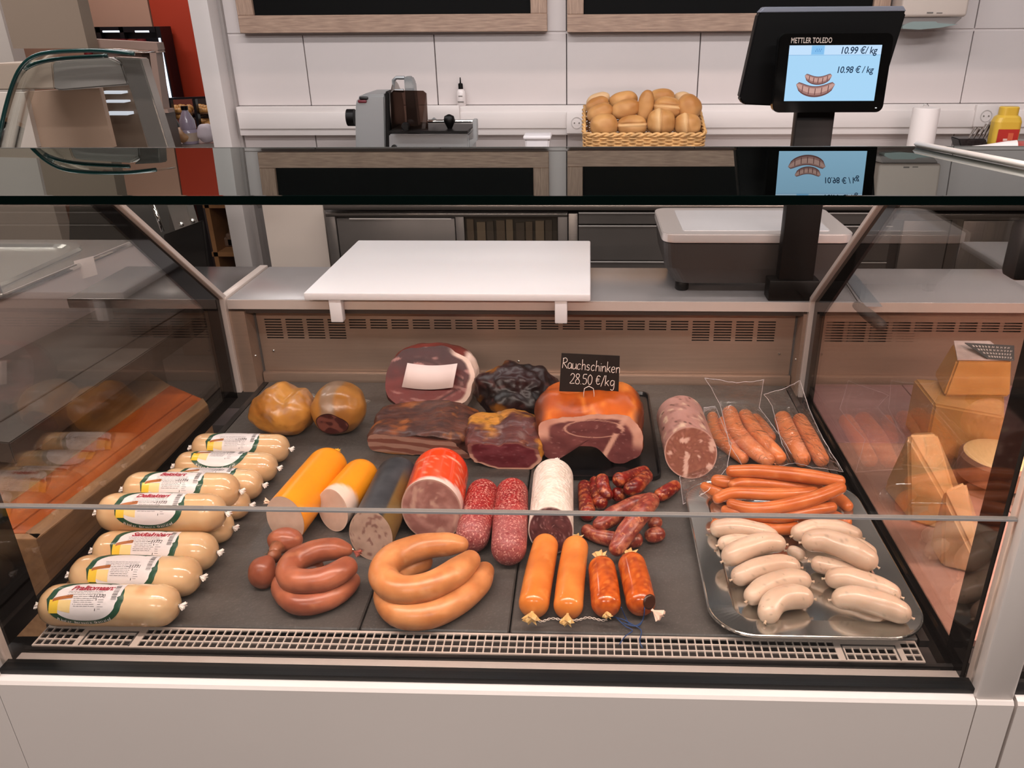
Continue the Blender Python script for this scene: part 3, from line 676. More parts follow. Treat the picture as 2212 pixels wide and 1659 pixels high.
def LQ(u0, v0, u1, v1, mi, d=0): mb.face([(k0.x-W0*.4+W0*.8*u, yl-d, zcab+.03+(hh-.1)*v) for u, v in ((u0, v0), (u1, v0), (u1, v1), (u0, v1))], mi)
LQ(0, 0, 1, .98, 0); LQ(.0, .5, 1, .56, 1, .0003); LQ(.25, .0, .9, .3, 2, .0003); LQ(.1, .35, .8, .42, 2, .0003); LQ(.3, .6, .62, .78, 2, .0003); LQ(.5, .74, .75, .9, 3, .0004)
mb.build('label', [mat('lab_red', '#a62a20', .5), mat('lab_dark', '#8d1c1c', .5), mat('lab_pale', '#d6bdb0', .5), mat('lab_orange', '#c05a3c', .5)], t)
p = K(2205, 312, 2.85); box('red_tray', (p.x-.03, 2.72, zcab), (p.x+.15, 2.94, p.z), mat('red_plastic', '#b0201c', .4), bev=.004, label='red plastic tray edge below the mustard bottle', cat='tray')
p0, p1 = K(2165, 318, 2.75), K(2202, 306, 2.75)
MB().sweep([K(2080, 322, 2.8), K(2130, 320, 2.78), K(2170, 316, 2.76), K(2196, 314, 2.75)], [.012, .02, .026, .028], 14, sq=.6).build('paper_bag', mat('paper', '#ded6d3', .7), smooth=60, label='white paper bag lying in front of the mustard bottle', cat='bag')
# rail resting on the rear of the service glass, right side
def onglass(px, py):
    d = ray(px, py); tt = -(a_)/(d.z+b_*d.y); return CAM+d*tt
r0, r1 = onglass(1978, 318), onglass(2212, 365)
dv = (r1-r0).normalized(); e = r0+dv*1.0
t = MB().sweep([r0+Vector((0, 0, .0045)), r0+dv*.4+Vector((0, 0, .0045))], .004, 4).build('white_rail', white_lacquer, label='slim white rail lying across the dark glass shelf', cat='rail')
# ------------------------------------------------------------------ food helpers
FOOD = 'foods laid out in the meat counter'
def resolve(ctrl):
    """ctrl: (px,py,half width px, lift) -> world centre line resting on the slate"""
    out = []
    for c in ctrl:
        px, py, hw = c[:3]; h = c[3] if len(c) > 3 else 0; z = ZD+.02
        for _ in range(4):
            p = az(px, py, z); r = hw*zc(p)/FPX; z = ZD+h+r
        out.append((az(px, py, z), r))
    return out
def meat(name, **k):
    d = dict(attr=True, spec=.28, rough=.38, coat=.35, crough=.25, sss=.12, noise_amt=.06, nscale=60, bump=.25, bscale=120); d.update(k); return mat(name, '#ffffff', **d)
def sausage_mesh(ctrl, n=40, nr=20, cap=1.0, p=2.2, wob=0, sq=1, seed=0, capend=None, world=False):
    R = ctrl if world else resolve(ctrl); out, L = catmull([q[0] for q in R]); tot = L[-1]
    # radius by arc length of the control points
    ks = [0]; 
    for a, b in zip(R, R[1:]): ks.append(ks[-1]+(b[0]-a[0]).length)
    ks = [k/ks[-1] for k in ks]; rs = [q[1] for q in R]
    def rad(t):
        for i in range(len(ks)-1):
            if t <= ks[i+1]+1e-9: u = (t-ks[i])/(ks[i+1]-ks[i]); u = u*u*(3-2*u); return rs[i]*(1-u)+rs[i+1]*u
        return rs[-1]
    P, RR, T = [], [], []
    c0 = cap*rs[0]; c1 = (capend if capend is not None else cap)*rs[-1]
    for i in range(n+1):
        s = tot*(.5-.5*cos(pi*(i+.15)/(n+.3))); e = 1
        if c0 and s < c0: e = max(0, 1-(1-s/c0)**p)**(1/p)
        if c1 and tot-s < c1: e = min(e, max(0, 1-(1-(tot-s)/c1)**p)**(1/p))
        t = s/tot; r = rad(t)*e
        if wob: r *= 1+wob*noise.noise(Vector((s*25+seed*7, seed, 0)))
        P.append(sample(out, L, s)); RR.append(max(r, .0004)); T.append(t)
    return MB().sweep(P, RR, nr, sq=sq), P, RR
def tuft(p, d, l, w, n=7):
    """gathered casing end: a small fluted fan"""
    p = Vector(p); d = Vector(d).normalized(); s = d.cross(Vector((0, 0, 1))).normalized(); u = s.cross(d); mb = MB(); N = 14; rings = []
    for k, (a, r) in enumerate(((0, .28), (.2, .2), (.45, .5), (.8, .85), (1, 1.0))):
        rings.append([mb.bm.verts.new(p+d*l*a*(1+.12*sin(j*2.3)*a) + (s*cos(2*pi*j/N)+u*sin(2*pi*j/N)*.55)*w*r*(1+(.35*a if j % 2 else -.3*a))) for j in range(N)])
    for A, B in zip(rings, rings[1:]):
        for j in range(N): mb.bm.faces.new((A[j], A[(j+1) % N], B[(j+1) % N], B[j]))
    mb.bm.faces.new(list(reversed(rings[0]))); mb.bm.faces.new(rings[-1]); return mb

def disc_face(loop, fn, name, m_, parent, K=16, up_hint=(0, 0, 1), push=.0004, **kw):
    """cut face filling a boundary loop; fn(u,v,rad)->rgb with u,v in -1..1"""
    c = sum(loop, Vector())/len(loop); nrm = Vector()
    for a, b in zip(loop, loop[1:]+loop[:1]): nrm += (a-c).cross(b-c)
    nrm.normalize()
    if nrm.dot(CAM-c) < 0: nrm = -nrm; loop = list(reversed(loop))
    v_ = Vector(up_hint); v_ = (v_-nrm*v_.dot(nrm)).normalized(); u_ = v_.cross(nrm)
    ru = max(abs((q-c).dot(u_)) for q in loop); rv = max(abs((q-c).dot(v_)) for q in loop)
    mb = MB(); cols = {}; rings = []; N = len(loop)
    for k in range(K, 0, -1):
        f = k/K; ring = []
        for q in loop:
            v = mb.bm.verts.new(c+(q-c)*f+nrm*push); ring.append(v)
            cols[v] = fn((q-c).dot(u_)*f/ru, (q-c).dot(v_)*f/rv, f)
        rings.append(ring)
    ce = mb.bm.verts.new(c+nrm*push); cols[ce] = fn(0, 0, 0)
    for A, B in zip(rings, rings[1:]):
        for k in range(N): mb.bm.faces.new((A[k], A[(k+1) % N], B[(k+1) % N], B[k]))
    for k in range(N): mb.bm.faces.new((rings[-1][k], rings[-1][(k+1) % N], ce))
    return mb.build(name, m_, parent, color=lambda v: cols[v], **kw)

def cut_sausage(name, label, cat, far, near, hw_far, hw_near, casing_col, face_fn, skin, facem, tilt=0, yawf=0, nr=48, end='round', group=FOOD, ringlist=None, h=0, p=2.2, facename='cut_face', capf=1.0):
    """thick sausage lying on the slate, its near end sliced off; far/near = pixel of axis ends"""
    R = resolve([(far[0], far[1], hw_far, h), (near[0], near[1], hw_near, h)])
    a, ra = R[0]; b, rb = R[1]; d = (b-a).normalized(); tot = (b-a).length
    base = Vector(((a.x+b.x)/2, (a.y+b.y)/2, ZD)); t = thing(name, label, cat, base, group=group)
    s_ = d.cross(Vector((0, 0, 1))).normalized(); u_ = s_.cross(d)
    # plane of the cut: normal = d rotated by tilt (about s) and yaw (about u)
    nrm = Matrix.Rotation(yawf, 3, u_) @ (Matrix.Rotation(tilt, 3, s_) @ d)
    mb = MB(); rings = []; n = 36
    for i in range(n+1):
        s = tot*(1-cos(pi*.5*(i+.2)/(n+.2))); e = 1; c0 = capf*ra
        if s < c0: e = max(0, 1-(1-s/c0)**p)**(1/p) if end == 'round' else (1 if s > .06*c0 else .97)
        r = (ra+(rb-ra)*s/tot)*max(e, .01); ring = []
        for k in range(nr):
            th = 2*pi*k/nr; off = (s_*cos(th)+u_*sin(th))*r; q = a+d*s+off
            # limit by cut plane through b
            lim = (b-(a+off)).dot(nrm)/d.dot(nrm)
            f = s/tot; q = a+off+d*(lim*f if f > .5 else s + (lim*.5-tot*.5)*(f/.5)**2*1.0 if False else (s*(1-f)+lim*f*f*1.0 if False else (lim*f)))
            if i < n and f < .5: q = a+off+d*(s*(1-2*f)+lim*f*2*f)
            ring.append(q)
        rings.append(ring)
    bv = [[mb.bm.verts.new(q) for q in ring] for ring in rings]; N = nr
    for A, B in zip(bv, bv[1:]):
        for k in range(N):
            f = mb.bm.faces.new((A[k], A[(k+1) % N], B[(k+1) % N], B[k])); f.smooth = True
    mb.bm.faces.new(list(reversed(bv[0])))
    def cc(v):
        q = v.co-a; s = q.dot(d); return casing_col(s/tot, atan2(q.dot(u_), q.dot(s_)), v.co)
    mb.build('casing', skin, t, color=cc)
    disc_face(rings[-1], face_fn, facename, facem, t)
    return t, a, b, d, ra, rings, s_, u_

# ------------------------------------------------------------------ liverwurst chubs, left
chub_m = meat('chub_skin', rough=.2, coat=.7, crough=.08, sss=.15, bump=.0, noise_amt=.03, nscale=18)
clip_white = mat('clip_white', '#e3d9d2', .4, sss=.1)
lab_m = [mat('lab_green', '#234a36', .35, coat=.4), mat('lab_white', '#ddd6d6', .35, coat=.4), mat('lab_yellow', '#e2be3c', .35, coat=.4), mat('lab_redtext', '#a32338', .4), mat('lab_black', '#2c2826', .4), mat('lab_bread', '#a4602f', .4), mat('lab_cream', '#e6c98a', .4)]
chubs = [ # left centre, right centre, half px, lift, label position, title, words
 ((92, 1306), (386, 1308), 45, 0, .36, 'Pralitomaan:', 'chub roll lying nearest the air grille, its red title readable'),
 ((158, 1240), (432, 1246), 43, 0, .43, '', 'chub roll second from the front, wheat picture showing'),
 ((208, 1188), (468, 1192), 42, 0, .44, 'Saidtalmbarr', 'chub roll third from the front, just under the big raised one'),
 ((216, 1106), (486, 1108), 42, .036, .43, 'Delitakteri', 'raised chub roll on top of the pile with its whole label in view'),
 ((272, 1056), (516, 1060), 38, .030, .44, 'Beitskart', 'upper chub roll behind the largest raised one, label part hidden'),
 ((390, 1136), (502, 1139), 36, 0, None, '', 'chub roll end peeking out right under the raised rolls'),
 ((400, 1088), (538, 1090), 33, 0, None, '', 'small visible end of a chub roll below the second raised roll'),
 ((352, 1044), (566, 1047), 34, 0, .46, '', 'chub roll half hidden behind the upper raised roll'),
 ((382, 1006), (598, 1010), 32, 0, .42, '', 'chub roll second from the back with a green label edge underneath'),
 ((418, 966), (624, 969), 31, 0, .43, '', 'rearmost chub roll with the white label beside the yellow stomach sausage'),
]
def chub(L, R_, hw, lift, lt, title, lab, idx):
    n_ = resolve([(L[0], L[1], hw, lift), (R_[0], R_[1], hw, lift)]); (a, r), (b, rb) = n_; r = (r+rb)/2; a.z = b.z = ZD+lift+r
    d = (b-a).normalized(); tot = (b-a).length
    t = thing('liverwurst_chub', 'pale '+lab, 'sausage', ((a.x+b.x)/2, (a.y+b.y)/2, ZD+lift), group='liver sausage chubs piled at the left')
    mb, P_, RR = sausage_mesh([(a, r), (a.lerp(b, .5), r), (b, r)], n=36, nr=32, cap=.95, p=2.3, world=True)
    s_ = d.cross(Vector((0, 0, 1))).normalized(); u_ = s_.cross(d)
    # pleats at the tied ends
    for v in mb.bm.verts:
        q = v.co-a; s = q.dot(d); e = min(s, tot-s)
        if e < r*.9:
            th = atan2(q.dot(u_), q.dot(s_)); f = 1-e/(r*.9); rr = q-d*s; v.co -= rr*(.05*f*(.5+.5*sin(th*9+idx)))
    def cc(v):
        q = v.co-a; s = min(q.dot(d), tot-q.dot(d)); k = fbm(v.co, 30, idx)
        c = mixc(hexc('#e0c29a'), hexc('#d3b088'), .5+k); c = mixc(c, hexc('#c9a57d'), sst(.9*r, 0, s)*.6)
        if idx == 0 and ((q.dot(d)-tot*.76)**2+(q.dot(s_)+.0)**2) < .00008: c = mixc(c, hexc('#cf9a6c'), .6)
        return c
    mb.build('casing', chub_m, t, color=cc)
    for e, dd in ((b, d), (a, -d)):
        tuft(e-dd*.002, dd+Vector((0, 0, -.1)), .0105, .0062).build('knot', clip_white, t)
        MB().lathe([(.0022, 0), (.003, .0008), (.0022, .0018)], Matrix.Translation(e) @ dd.to_track_quat('Z', 'Y').to_matrix().to_4x4(), 10).build('metal_clip', chrome, t)
    if lt is None: return
    # label wrapped round the roll facing up to the front
    la = .30*tot*.92; lv = r*1.26; off0 = .0005; th0 = radians(54)
    if idx in (8,): th0 = radians(88)
    if idx == 7: th0 = radians(80)
    # s_ points towards ... find sign so the label faces the front (-Y)
    fs = -1 if s_.y > 0 else 1
    def M_(x, y, o=0):
        th = th0+y/r; s = tot*(lt+.035)+x
        return a+d*s+((s_*fs)*cos(th)+u_*sin(th))*(r+off0+o)
    mb = MB()
    def patch(poly_fn, nx, ny, x0, x1, mi, o):
        g = {}
        for i in range(nx+1):
            x = x0+(x1-x0)*i/nx; y0, y1 = poly_fn(x)
            for j in range(ny+1): g[i, j] = mb.bm.verts.new(M_(x, y0+(y1-y0)*j/ny, o))
        for i in range(nx):
            for j in range(ny):
                f = mb.bm.faces.new((g[i, j], g[i+1, j], g[i+1, j+1], g[i, j+1])); f.material_index = mi; f.smooth = True
    ell = lambda A_, B_, ytop: (lambda x: (-B_*sqrt(max(0, 1-abs(x/A_)**2.3)), min(ytop, B_*sqrt(max(0, 1-abs(x/A_)**2.3)))))
    patch(ell(la, lv, lv*.95), 28, 12, -la, la, 0, 0)
    A2, B2 = la*.84, lv*.80
    patch(ell(A2, B2, lv*.8), 26, 12, -A2, A2, 1, .0002)
    patch(lambda x: (-B2*.5+ (x-A2*.3)*.6, B2*.92), 8, 10, A2*.55, A2*1.06, 1, .0003)
    patch(lambda x: (-B2*.62*sqrt(max(0, 1-((x+A2*.2)/A2/.9)**2)) if x > -A2 else 0, -B2*.02), 12, 6, -A2*1.05, -A2*.42, 6, .0004)
    patch(lambda x: (-B2*.62, -B2*.02), 4, 5, -A2*1.07, -A2*.80, 2, .0006)
    patch(lambda x: (B2*(-.15+.28*sqrt(max(0, (x+A2*1.0)/A2))), B2*(-.03+.33*sqrt(max(0, (x+A2*1.02)/A2)))), 10, 2, -A2*.98, -A2*.40, 5, .0007)
    rnd = random.Random(idx*13+5)
    def bar(x0, x1, y, hgt, mi): patch(lambda x: (y, y+hgt), max(2, int((x1-x0)/.006)), 1, x0, x1, mi, .0008)
    for k in range(9):  # small print
        y = B2*(.38-.085*k)
        x0 = -A2*.62 if k < 4 else -A2*.36
        x = x0+rnd.random()*.002
        while x < A2*(.52 if k < 4 else .25):
            w_ = .0015+rnd.random()*.005; bar(x, min(x+w_, A2*.55), y, .00042, 4); x += w_+.0009
    for k in range(5): bar(A2*.42, A2*.42+.004+rnd.random()*.004, B2*(-.02-.1*k), .0004, 4)
    bar(A2*.34, A2*.36, -B2*.5, B2*.55, 4)
    for k in range(15): bar(A2*.80, A2*.96, B2*(.0+.055*k), .0003+.0005*rnd.random(), 4)
    if title: 
        add_text(mb, title, .0125, lambda x, y: M_(-A2*.56+x*1.0, B2*.46+y*.95, .0009), 3, shear=.3, offset=.0003, space=.92)
    add_text(mb, '%s1177%d' % ('~', idx % 10), .0068, lambda x, y: M_(A2*.12+x, B2*.08+y, .0009), 4, shear=.15)
    wt = mat('lab_whitetext', '#d9d2cf', .4)
    txt = 'Pikolar Bereacin Gratialed'; nch = len(txt)
    for i, ch in enumerate(txt):
        if ch == ' ': continue
        ph = -pi/2+(i-nch/2)*.052; cx_, cy_ = la*.90*cos(ph)*1.25, lv*.92*sin(ph)
        add_text(mb, ch, .0052, lambda x, y: M_(cx_+x*cos(ph+pi/2)-y*sin(ph+pi/2)*.6, cy_+x*sin(ph+pi/2)+y-.001, .0006), 7, offset=.0001)
    mb.build('label', lab_m+[wt], t, label='white paper label with a green oval border')
for i, c in enumerate(chubs): chub(*c, i)

# ------------------------------------------------------------------ sliced big sausages, middle row
def speck_face(base, rim, c2, amt=.5, scale=60, rimw=.0, seed=0, spots=None, sth=.3):
    def f(u, v, r):
        k = fbm((u, v, seed), 3.1, seed); c = mixc(hexc(base), hexc(c2), .5+k*amt*1.4)
        if spots:
            s = noise.noise(Vector((u*scale, v*scale, seed*3.3)))
            if s > sth: c = mixc(c, hexc(spots), sst(sth, sth+.15, s))
        if rimw and r > 1-rimw: c = mixc(c, hexc(rim), sst(1-rimw, 1-rimw*.7, r))
        return c
    return f
plain_cas = meat('casing_gloss', rough=.3, coat=.3, bump=.05, sss=.08, noise_amt=.02)
mat_cas = meat('casing_matte', rough=.5, coat=.1, bump=.15, sss=.03)
face_m = meat('cut_meat', rough=.5, coat=.08, bump=.15, bscale=90, noise_amt=.05, nscale=90)
yel = hexc('#f0a000')
def yc1(t, th, p): return mixc(yel, hexc('#e79400'), .5+.5*nz(p, 20))
X1 = cut_sausage('yellow_sausage', 'long yellow-cased sliced sausage, the left one of the two', 'sausage', (722, 990), (616, 1122), 42, 50, yc1, speck_face('#cfb5a4', '#e7a21a', '#c9ad9c', .3), plain_cas, face_m, tilt=radians(12), yawf=radians(-16))
tuft(X1[1]+Vector((.004, 0, .012)), -X1[3], .010, .005).build('casing_tip', mat('yellow_tip', '#e0a01a', .4), X1[0])
tuft(az(588, 1087, ZD+.05), Vector((-.6, -.2, .4)), .012, .006).build('casing_flap', mat('flap_cream', '#dcc4ae', .4), X1[0])
X2 = cut_sausage('yellow_sausage', 'shorter yellow-cased sausage with a round pale cut face, right of the longer one', 'sausage', (793, 1012), (719, 1102), 38, 43,
    lambda t, th, p: mixc(yc1(t, th, p), hexc('#e3cabb'), sst(.80, .86, t+.05*sin(th-.5))), speck_face('#cbb0a0', '#d9c1b2', '#c3a797', .3, rimw=.05), plain_cas, face_m, tilt=radians(16), yawf=radians(-22))
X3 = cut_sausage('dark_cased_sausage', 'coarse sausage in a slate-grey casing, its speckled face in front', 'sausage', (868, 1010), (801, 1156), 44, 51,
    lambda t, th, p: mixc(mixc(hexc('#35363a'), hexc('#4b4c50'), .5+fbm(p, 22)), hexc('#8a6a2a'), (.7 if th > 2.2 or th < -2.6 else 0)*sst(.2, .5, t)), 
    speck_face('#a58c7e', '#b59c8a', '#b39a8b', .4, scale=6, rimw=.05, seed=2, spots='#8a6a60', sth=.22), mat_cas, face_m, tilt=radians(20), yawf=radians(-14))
def ham_face(u, v, r):
    k = fbm((u*1.1, v*1.6, 1.3), 2.2, 4); c = mixc(hexc('#a97f76'), hexc('#8f635c'), .5+k*1.2)
    c = mixc(c, hexc('#c3a091'), sst(.25, .6, fbm((u, v, 0), 2.7, 9))*.7)
    return mixc(c, hexc('#b89a8d'), sst(.94, 1, r))
def or_cas(t, th, p):
    c = mixc(hexc('#e8420a'), hexc('#ef5418'), .5+nz(p, 30))
    if t > .38: c = mixc(c, hexc('#dd5a32'), .7); k = abs(nz(p, 60, 3)); c = mixc(c, hexc('#f2b9a0'), sst(.06, .0, k)*.55)
    c = mixc(c, hexc('#f1c2a8'), .8*sst(.012, .004, abs(t-.385)))
    return mixc(c, hexc('#e6cfc6'), sst(.855, .875, t))
X4 = cut_sausage('orange_ham_sausage', 'thick ham sausage in bright orange casing with a white rim', 'sausage', (958, 1000), (932, 1102), 58, 67, or_cas, ham_face, meat('casing_wrap', rough=.16, coat=.8, crough=.06, bump=.15, bscale=40, sss=.05, noise_amt=.02), face_m, tilt=radians(14), yawf=radians(-10), capf=.9)
def sal_cas(t, th, p):
    k = noise.noise(Vector((p.x*330, p.y*230, p.z*330))); c = mixc(hexc('#8e1f22'), hexc('#a8302c'), .5+fbm(p, 25)); c = mixc(c, hexc('#d08a7c'), sst(.30, .50, k)*.75)
    return mixc(c, hexc('#a06463'), sst(.55, .78, t)*.75)
sal_m = meat('salami_skin', rough=.42, coat=.2, bump=.5, bscale=160, noise_amt=.15, nscale=200, speck=[(330, .56, .66, '#d9a294', .8), (190, .60, .68, '#7a1a1c', .6)])
def whole(name, label, cat, ctrl, colfn, m_, group=FOOD, cap=1.0, p=2.2, n=44, nr=28, wob=0, seed=0, sq=1, tufts=(), tm=None, twist=None, capend=None, z0=None):
    R = resolve(ctrl); c = sum((q[0] for q in R), Vector())/len(R); lift = min((q[0].z-q[1]) for q in R)
    t = thing(name, label, cat, (c.x, c.y, lift), group=group)
    mb, P_, RR = sausage_mesh(R, n, nr, cap, p, wob, sq, seed, capend, world=True); tt = {}
    for i, v in enumerate(mb.bm.verts): tt[v] = (i//nr)/len(P_)
    if twist:
        for v in mb.bm.verts: v.co += (v.co-P_[int(tt[v]*len(P_))])*twist*fbm(v.co, 40, seed)
    mb.build('casing', m_, t, color=lambda v: colfn(tt[v], v.co))
    for end, l, w_ in tufts:
        i, j = (0, 2) if end == 0 else (-1, -3); dd = (P_[i]-P_[j]).normalized()
        tuft(P_[i]-dd*.003, dd+Vector((0, 0, .1)), l, w_).build('casing_end', tm or clip_white, t)
    return t, P_, RR
whole('salami', 'red speckled salami between the orange ham sausage and the longer salami', 'sausage', [(1047, 1052, 34), (1032, 1110, 37), (1016, 1178, 37)], lambda t, p: sal_cas(t, 0, p), sal_m, n=90, nr=90, p=2.3)
whole('salami', 'longest red speckled salami with a greyish front end, left of the white one', 'sausage', [(1107, 1050, 34), (1103, 1120, 38), (1098, 1205, 39)], lambda t, p: sal_cas(t+.12, 0, p), sal_m, n=100, nr=90, p=2.3)
def wf(u, v, r):
    k = noise.noise(Vector((u*14, v*14, 3))); c = mixc(hexc('#4e2a2c'), hexc('#6a3f40'), .5+fbm((u, v, 0), 3, 2)); c = mixc(c, hexc('#a78482'), sst(.2, .5, k)*.6); return mixc(c, hexc('#d9cbc2'), sst(.96, .99, r))
wm_ = meat('mould_skin', rough=.7, coat=0, sss=.05, bump=1.0, voro=170, noise_amt=.03)
X5 = cut_sausage('white_mould_salami', 'salami in a white wrinkled mould casing with a dark cut face', 'sausage', (1196, 1010), (1190, 1146), 42, 49, lambda t, th, p: mixc(hexc('#e6dad0'), hexc('#d8c8bb'), .5+fbm(p, 60)), wf, wm_, face_m, tilt=radians(20), yawf=radians(-4), p=1.7)
tuft(X5[1]+Vector((.006, .0, .012)), -X5[3]+Vector((0, 0, .2)), .008, .004).build('casing_tip', mat('mould_tip', '#ddd2c8', .7), X5[0])
def pk_face(u, v, r):
    k = noise.noise(Vector((u*3.2, v*3.2, 8))); k2 = noise.noise(Vector((u*7, v*7, 2))); c = mixc(hexc('#9a6a58'), hexc('#8a5547'), .5+k2); c = mixc(c, hexc('#d3b0a2'), sst(.22, .3, k)); c = mixc(c, hexc('#c49384'), sst(.3, .45, k2)*.5)
    return mixc(c, hexc('#caa79c'), sst(.95, 1, r))
def pk_cas(t, th, p):
    c = mixc(hexc('#bf938a'), hexc('#b3867c'), .5+fbm(p, 25)); c = mixc(c, hexc('#d9bba4'), sst(.28, .4, nz(p, 55, 4))); c = mixc(c, hexc('#8f675f'), sst(.3, .4, nz(p, 75, 8))*.6)
    return mixc(c, hexc('#5a3a30'), sst(.52, .56, nz(p, 110, 2)))
cut_sausage('brawn_sausage', 'thick pink brawn sausage with chunky cut face, left of the plastic bags', 'sausage', (1466, 892), (1492, 978), 50, 56, pk_cas, pk_face, meat('brawn_skin', rough=.3, coat=.4, bump=.2, noise_amt=.04), face_m, tilt=radians(14), yawf=radians(-6), end='round', capf=.45, p=2.6, nr=72)

# ------------------------------------------------------------------ ring sausages
ring_a = meat('ring_skin', rough=.34, coat=.35, bump=.45, bscale=60, noise_amt=.14, nscale=30, speck=[(45, .58, .75, '#8a4a2a', .35)])
def rc(c1, c2, c3, sd):
    def f(t, p): 
        c = mixc(hexc(c1), hexc(c2), .5+1.1*fbm(p, 28, sd)); return mixc(c, hexc(c3), sst(.35, .7, fbm(p, 50, sd+4))*.5)
    return f
RB = rc('#bb7658', '#a05e46', '#cb8d68', 1)
RG = 'ring sausages in the front row'
whole('brown_ring_sausage', 'brown ring sausage lying on the slate, lower one of the brown pair', 'sausage', [(700, 1222, 20), (640, 1235, 22), (610, 1268, 24), (640, 1302, 25), (690, 1300, 25), (735, 1278, 24), (768, 1245, 19)], RB, ring_a, group=RG, n=60, twist=.05, seed=3)
t, P_, _ = whole('brown_ring_sausage', 'brown ring sausage curled on top of the other brown one', 'sausage', [(762, 1190, 13, .03), (722, 1186, 24, .03), (672, 1194, 26, .026), (630, 1218, 27, .022), (628, 1250, 27, .022), (672, 1256, 27, .024), (722, 1242, 27, .027), (766, 1214, 23, .03)], RB, ring_a, group=RG, n=70, twist=.05, seed=5)
c = P_[0]; MB().sweep([c+Vector((-.002, 0, .006)), c+Vector((.004, 0, -.004))], .0018, 8).build('metal_clip', chrome, t)
tuft(c, Vector((1, -.3, -.2)), .012, .006).build('casing_end', mat('brown_tip', '#8a4030', .5), t)
def ball(label, px, py, rx, ry, sd, tip, lift=0):
    R = resolve([(px, py, min(rx, ry), lift)]); c, r = R[0]; t = thing('ball_sausage', label, 'sausage', (c.x, c.y, ZD+lift), group='ball shaped brown sausages')
    t0 = bmesh.new(); bmesh.ops.create_icosphere(t0, subdivisions=4, radius=1); s = zc(c)/FPX; td = (Vector(tip)).normalized()
    for v in t0.verts:
        n = v.co.copy(); k = max(0, n.dot(td)); v.co = Vector((n.x*rx*s, n.y*min(rx, ry)*s, n.z*ry*s*.95))*(1+.03*noise.noise(n*2+Vector((sd, 0, 0)))+.22*k**10)
        v.co += c
    mb = MB(); mb.merge(t0); mb.build('casing', ring_a, t, smooth=True, color=lambda v: RB(0, v.co))
    return t, c
ta, ca = ball('round ball of brown sausage resting higher, in front of the yellow sausage', 616, 1166, 38, 28, 1, (-.4, -.6, -.6), .012)
tb, cb = ball('upright brown ball sausage at the far left of the brown ones', 567, 1238, 30, 38, 2, (.5, .5, .8))
k0_ = az(586, 1196, ZD+.035)
mb = MB(); mb.sweep([k0_+Vector((0, 0, .0)), k0_.lerp(cb, .35)+Vector((.01, 0, .006))], [.006, .011], 10); mb.sweep([k0_, k0_.lerp(ca, .45)], [.006, .012], 10)
mb.build('twisted_neck', ring_a, tb, smooth=True, color=lambda v: hexc('#a46a4c'))
mb = MB()
for k in range(4): mb.sweep([k0_+Vector((.008*cos(k*1.7), -.003, .008*sin(k*1.7)+.002*k)), k0_+Vector((-.004*cos(k), -.004, .001*k))], .0009, 6)
mb.build('metal_twist_tie', chrome, tb)
RO = rc('#d99a66', '#c58450', '#e2ab7b', 2)
whole('pale_ring_sausage', 'light orange ring sausage lying on the slate, lower one of the big pair', 'sausage', [(930, 1205, 22), (862, 1240, 24), (835, 1285, 28), (862, 1325, 30), (925, 1328, 31), (985, 1300, 31), (1030, 1262, 29), (1052, 1224, 20)], RO, ring_a, group=RG, n=70, seed=6)
whole('pale_ring_sausage', 'big light orange ring sausage curled on top of its twin', 'sausage', [(1012, 1177, 16, .03), (962, 1176, 26, .03), (900, 1184, 29, .028), (846, 1208, 32, .026), (828, 1244, 32, .026), (862, 1274, 32, .026), (925, 1268, 32, .028), (982, 1238, 31, .03), (1028, 1200, 21, .033)], RO, ring_a, group=RG, n=80, seed=8)

# ------------------------------------------------------------------ four orange spreadable sausages
tea_m = meat('tea_skin', rough=.22, coat=.6, crough=.1, bump=.08, noise_amt=.03, sss=.15)
tea_c = rc('#df9044', '#d38036', '#e49e56', 3)
def tea_f(t, p):
    k = fbm(p, 90, 3); c = mixc(hexc('#cd6a1e'), hexc('#a84b18'), .45+k*1.0); return mixc(c, hexc('#e08a3c'), sst(.2, .6, fbm(p, 140, 7))*.6)
tipm = mat('casing_tip_pale', '#cfa86c', .4, sss=.2)
TG = 'orange spreading sausages tied together'
def tea(ctrl, lab, f, tf):
    t, P_, RR = whole('tea_sausage', lab, 'sausage', ctrl, f, tea_m, group=TG, cap=.9, p=2.2, n=44, nr=32, tufts=tf, tm=tipm); return t, P_
T1 = tea([(1181, 1166, 28), (1165, 1240, 32), (1150, 1322, 34)], 'smooth orange sausage, leftmost of the four tied ones', tea_c, ((0, .017, .010), (1, .022, .010)))
T2 = tea([(1245, 1170, 28), (1234, 1245, 31), (1226, 1326, 33)], 'smooth orange sausage standing second from the left of the tied four', tea_c, ((0, .015, .009), (1, .024, .008)))
T3 = tea([(1298, 1214, 29), (1305, 1265, 32), (1311, 1322, 33)], 'short mottled orange sausage, third of the tied four', tea_f, ((0, .022, .009), (1, .014, .006)))
T4 = tea([(1361, 1206, 30), (1374, 1255, 32), (1388, 1318, 33)], 'mottled orange sausage at the right of the tied four, its end torn open', tea_f, ((0, .016, .012),))
e = T4[1][-1]
tuft(e+Vector((.012, -.002, .003)), Vector((.9, -.6, -.3)), .016, .009).build('torn_casing', mat('torn', '#d8b7a4', .4), T4[0])
MB().lathe([(.0095, -.002), (.0105, .0), (.008, .0015)], Matrix.Translation(az(1403, 1300, ZD+.03)) @ Vector((.5, -.7, .35)).to_track_quat('Z', 'Y').to_matrix().to_4x4(), 16).build('opened_hole', mat('hole_dark', '#3a1d12', .3), T4[0])
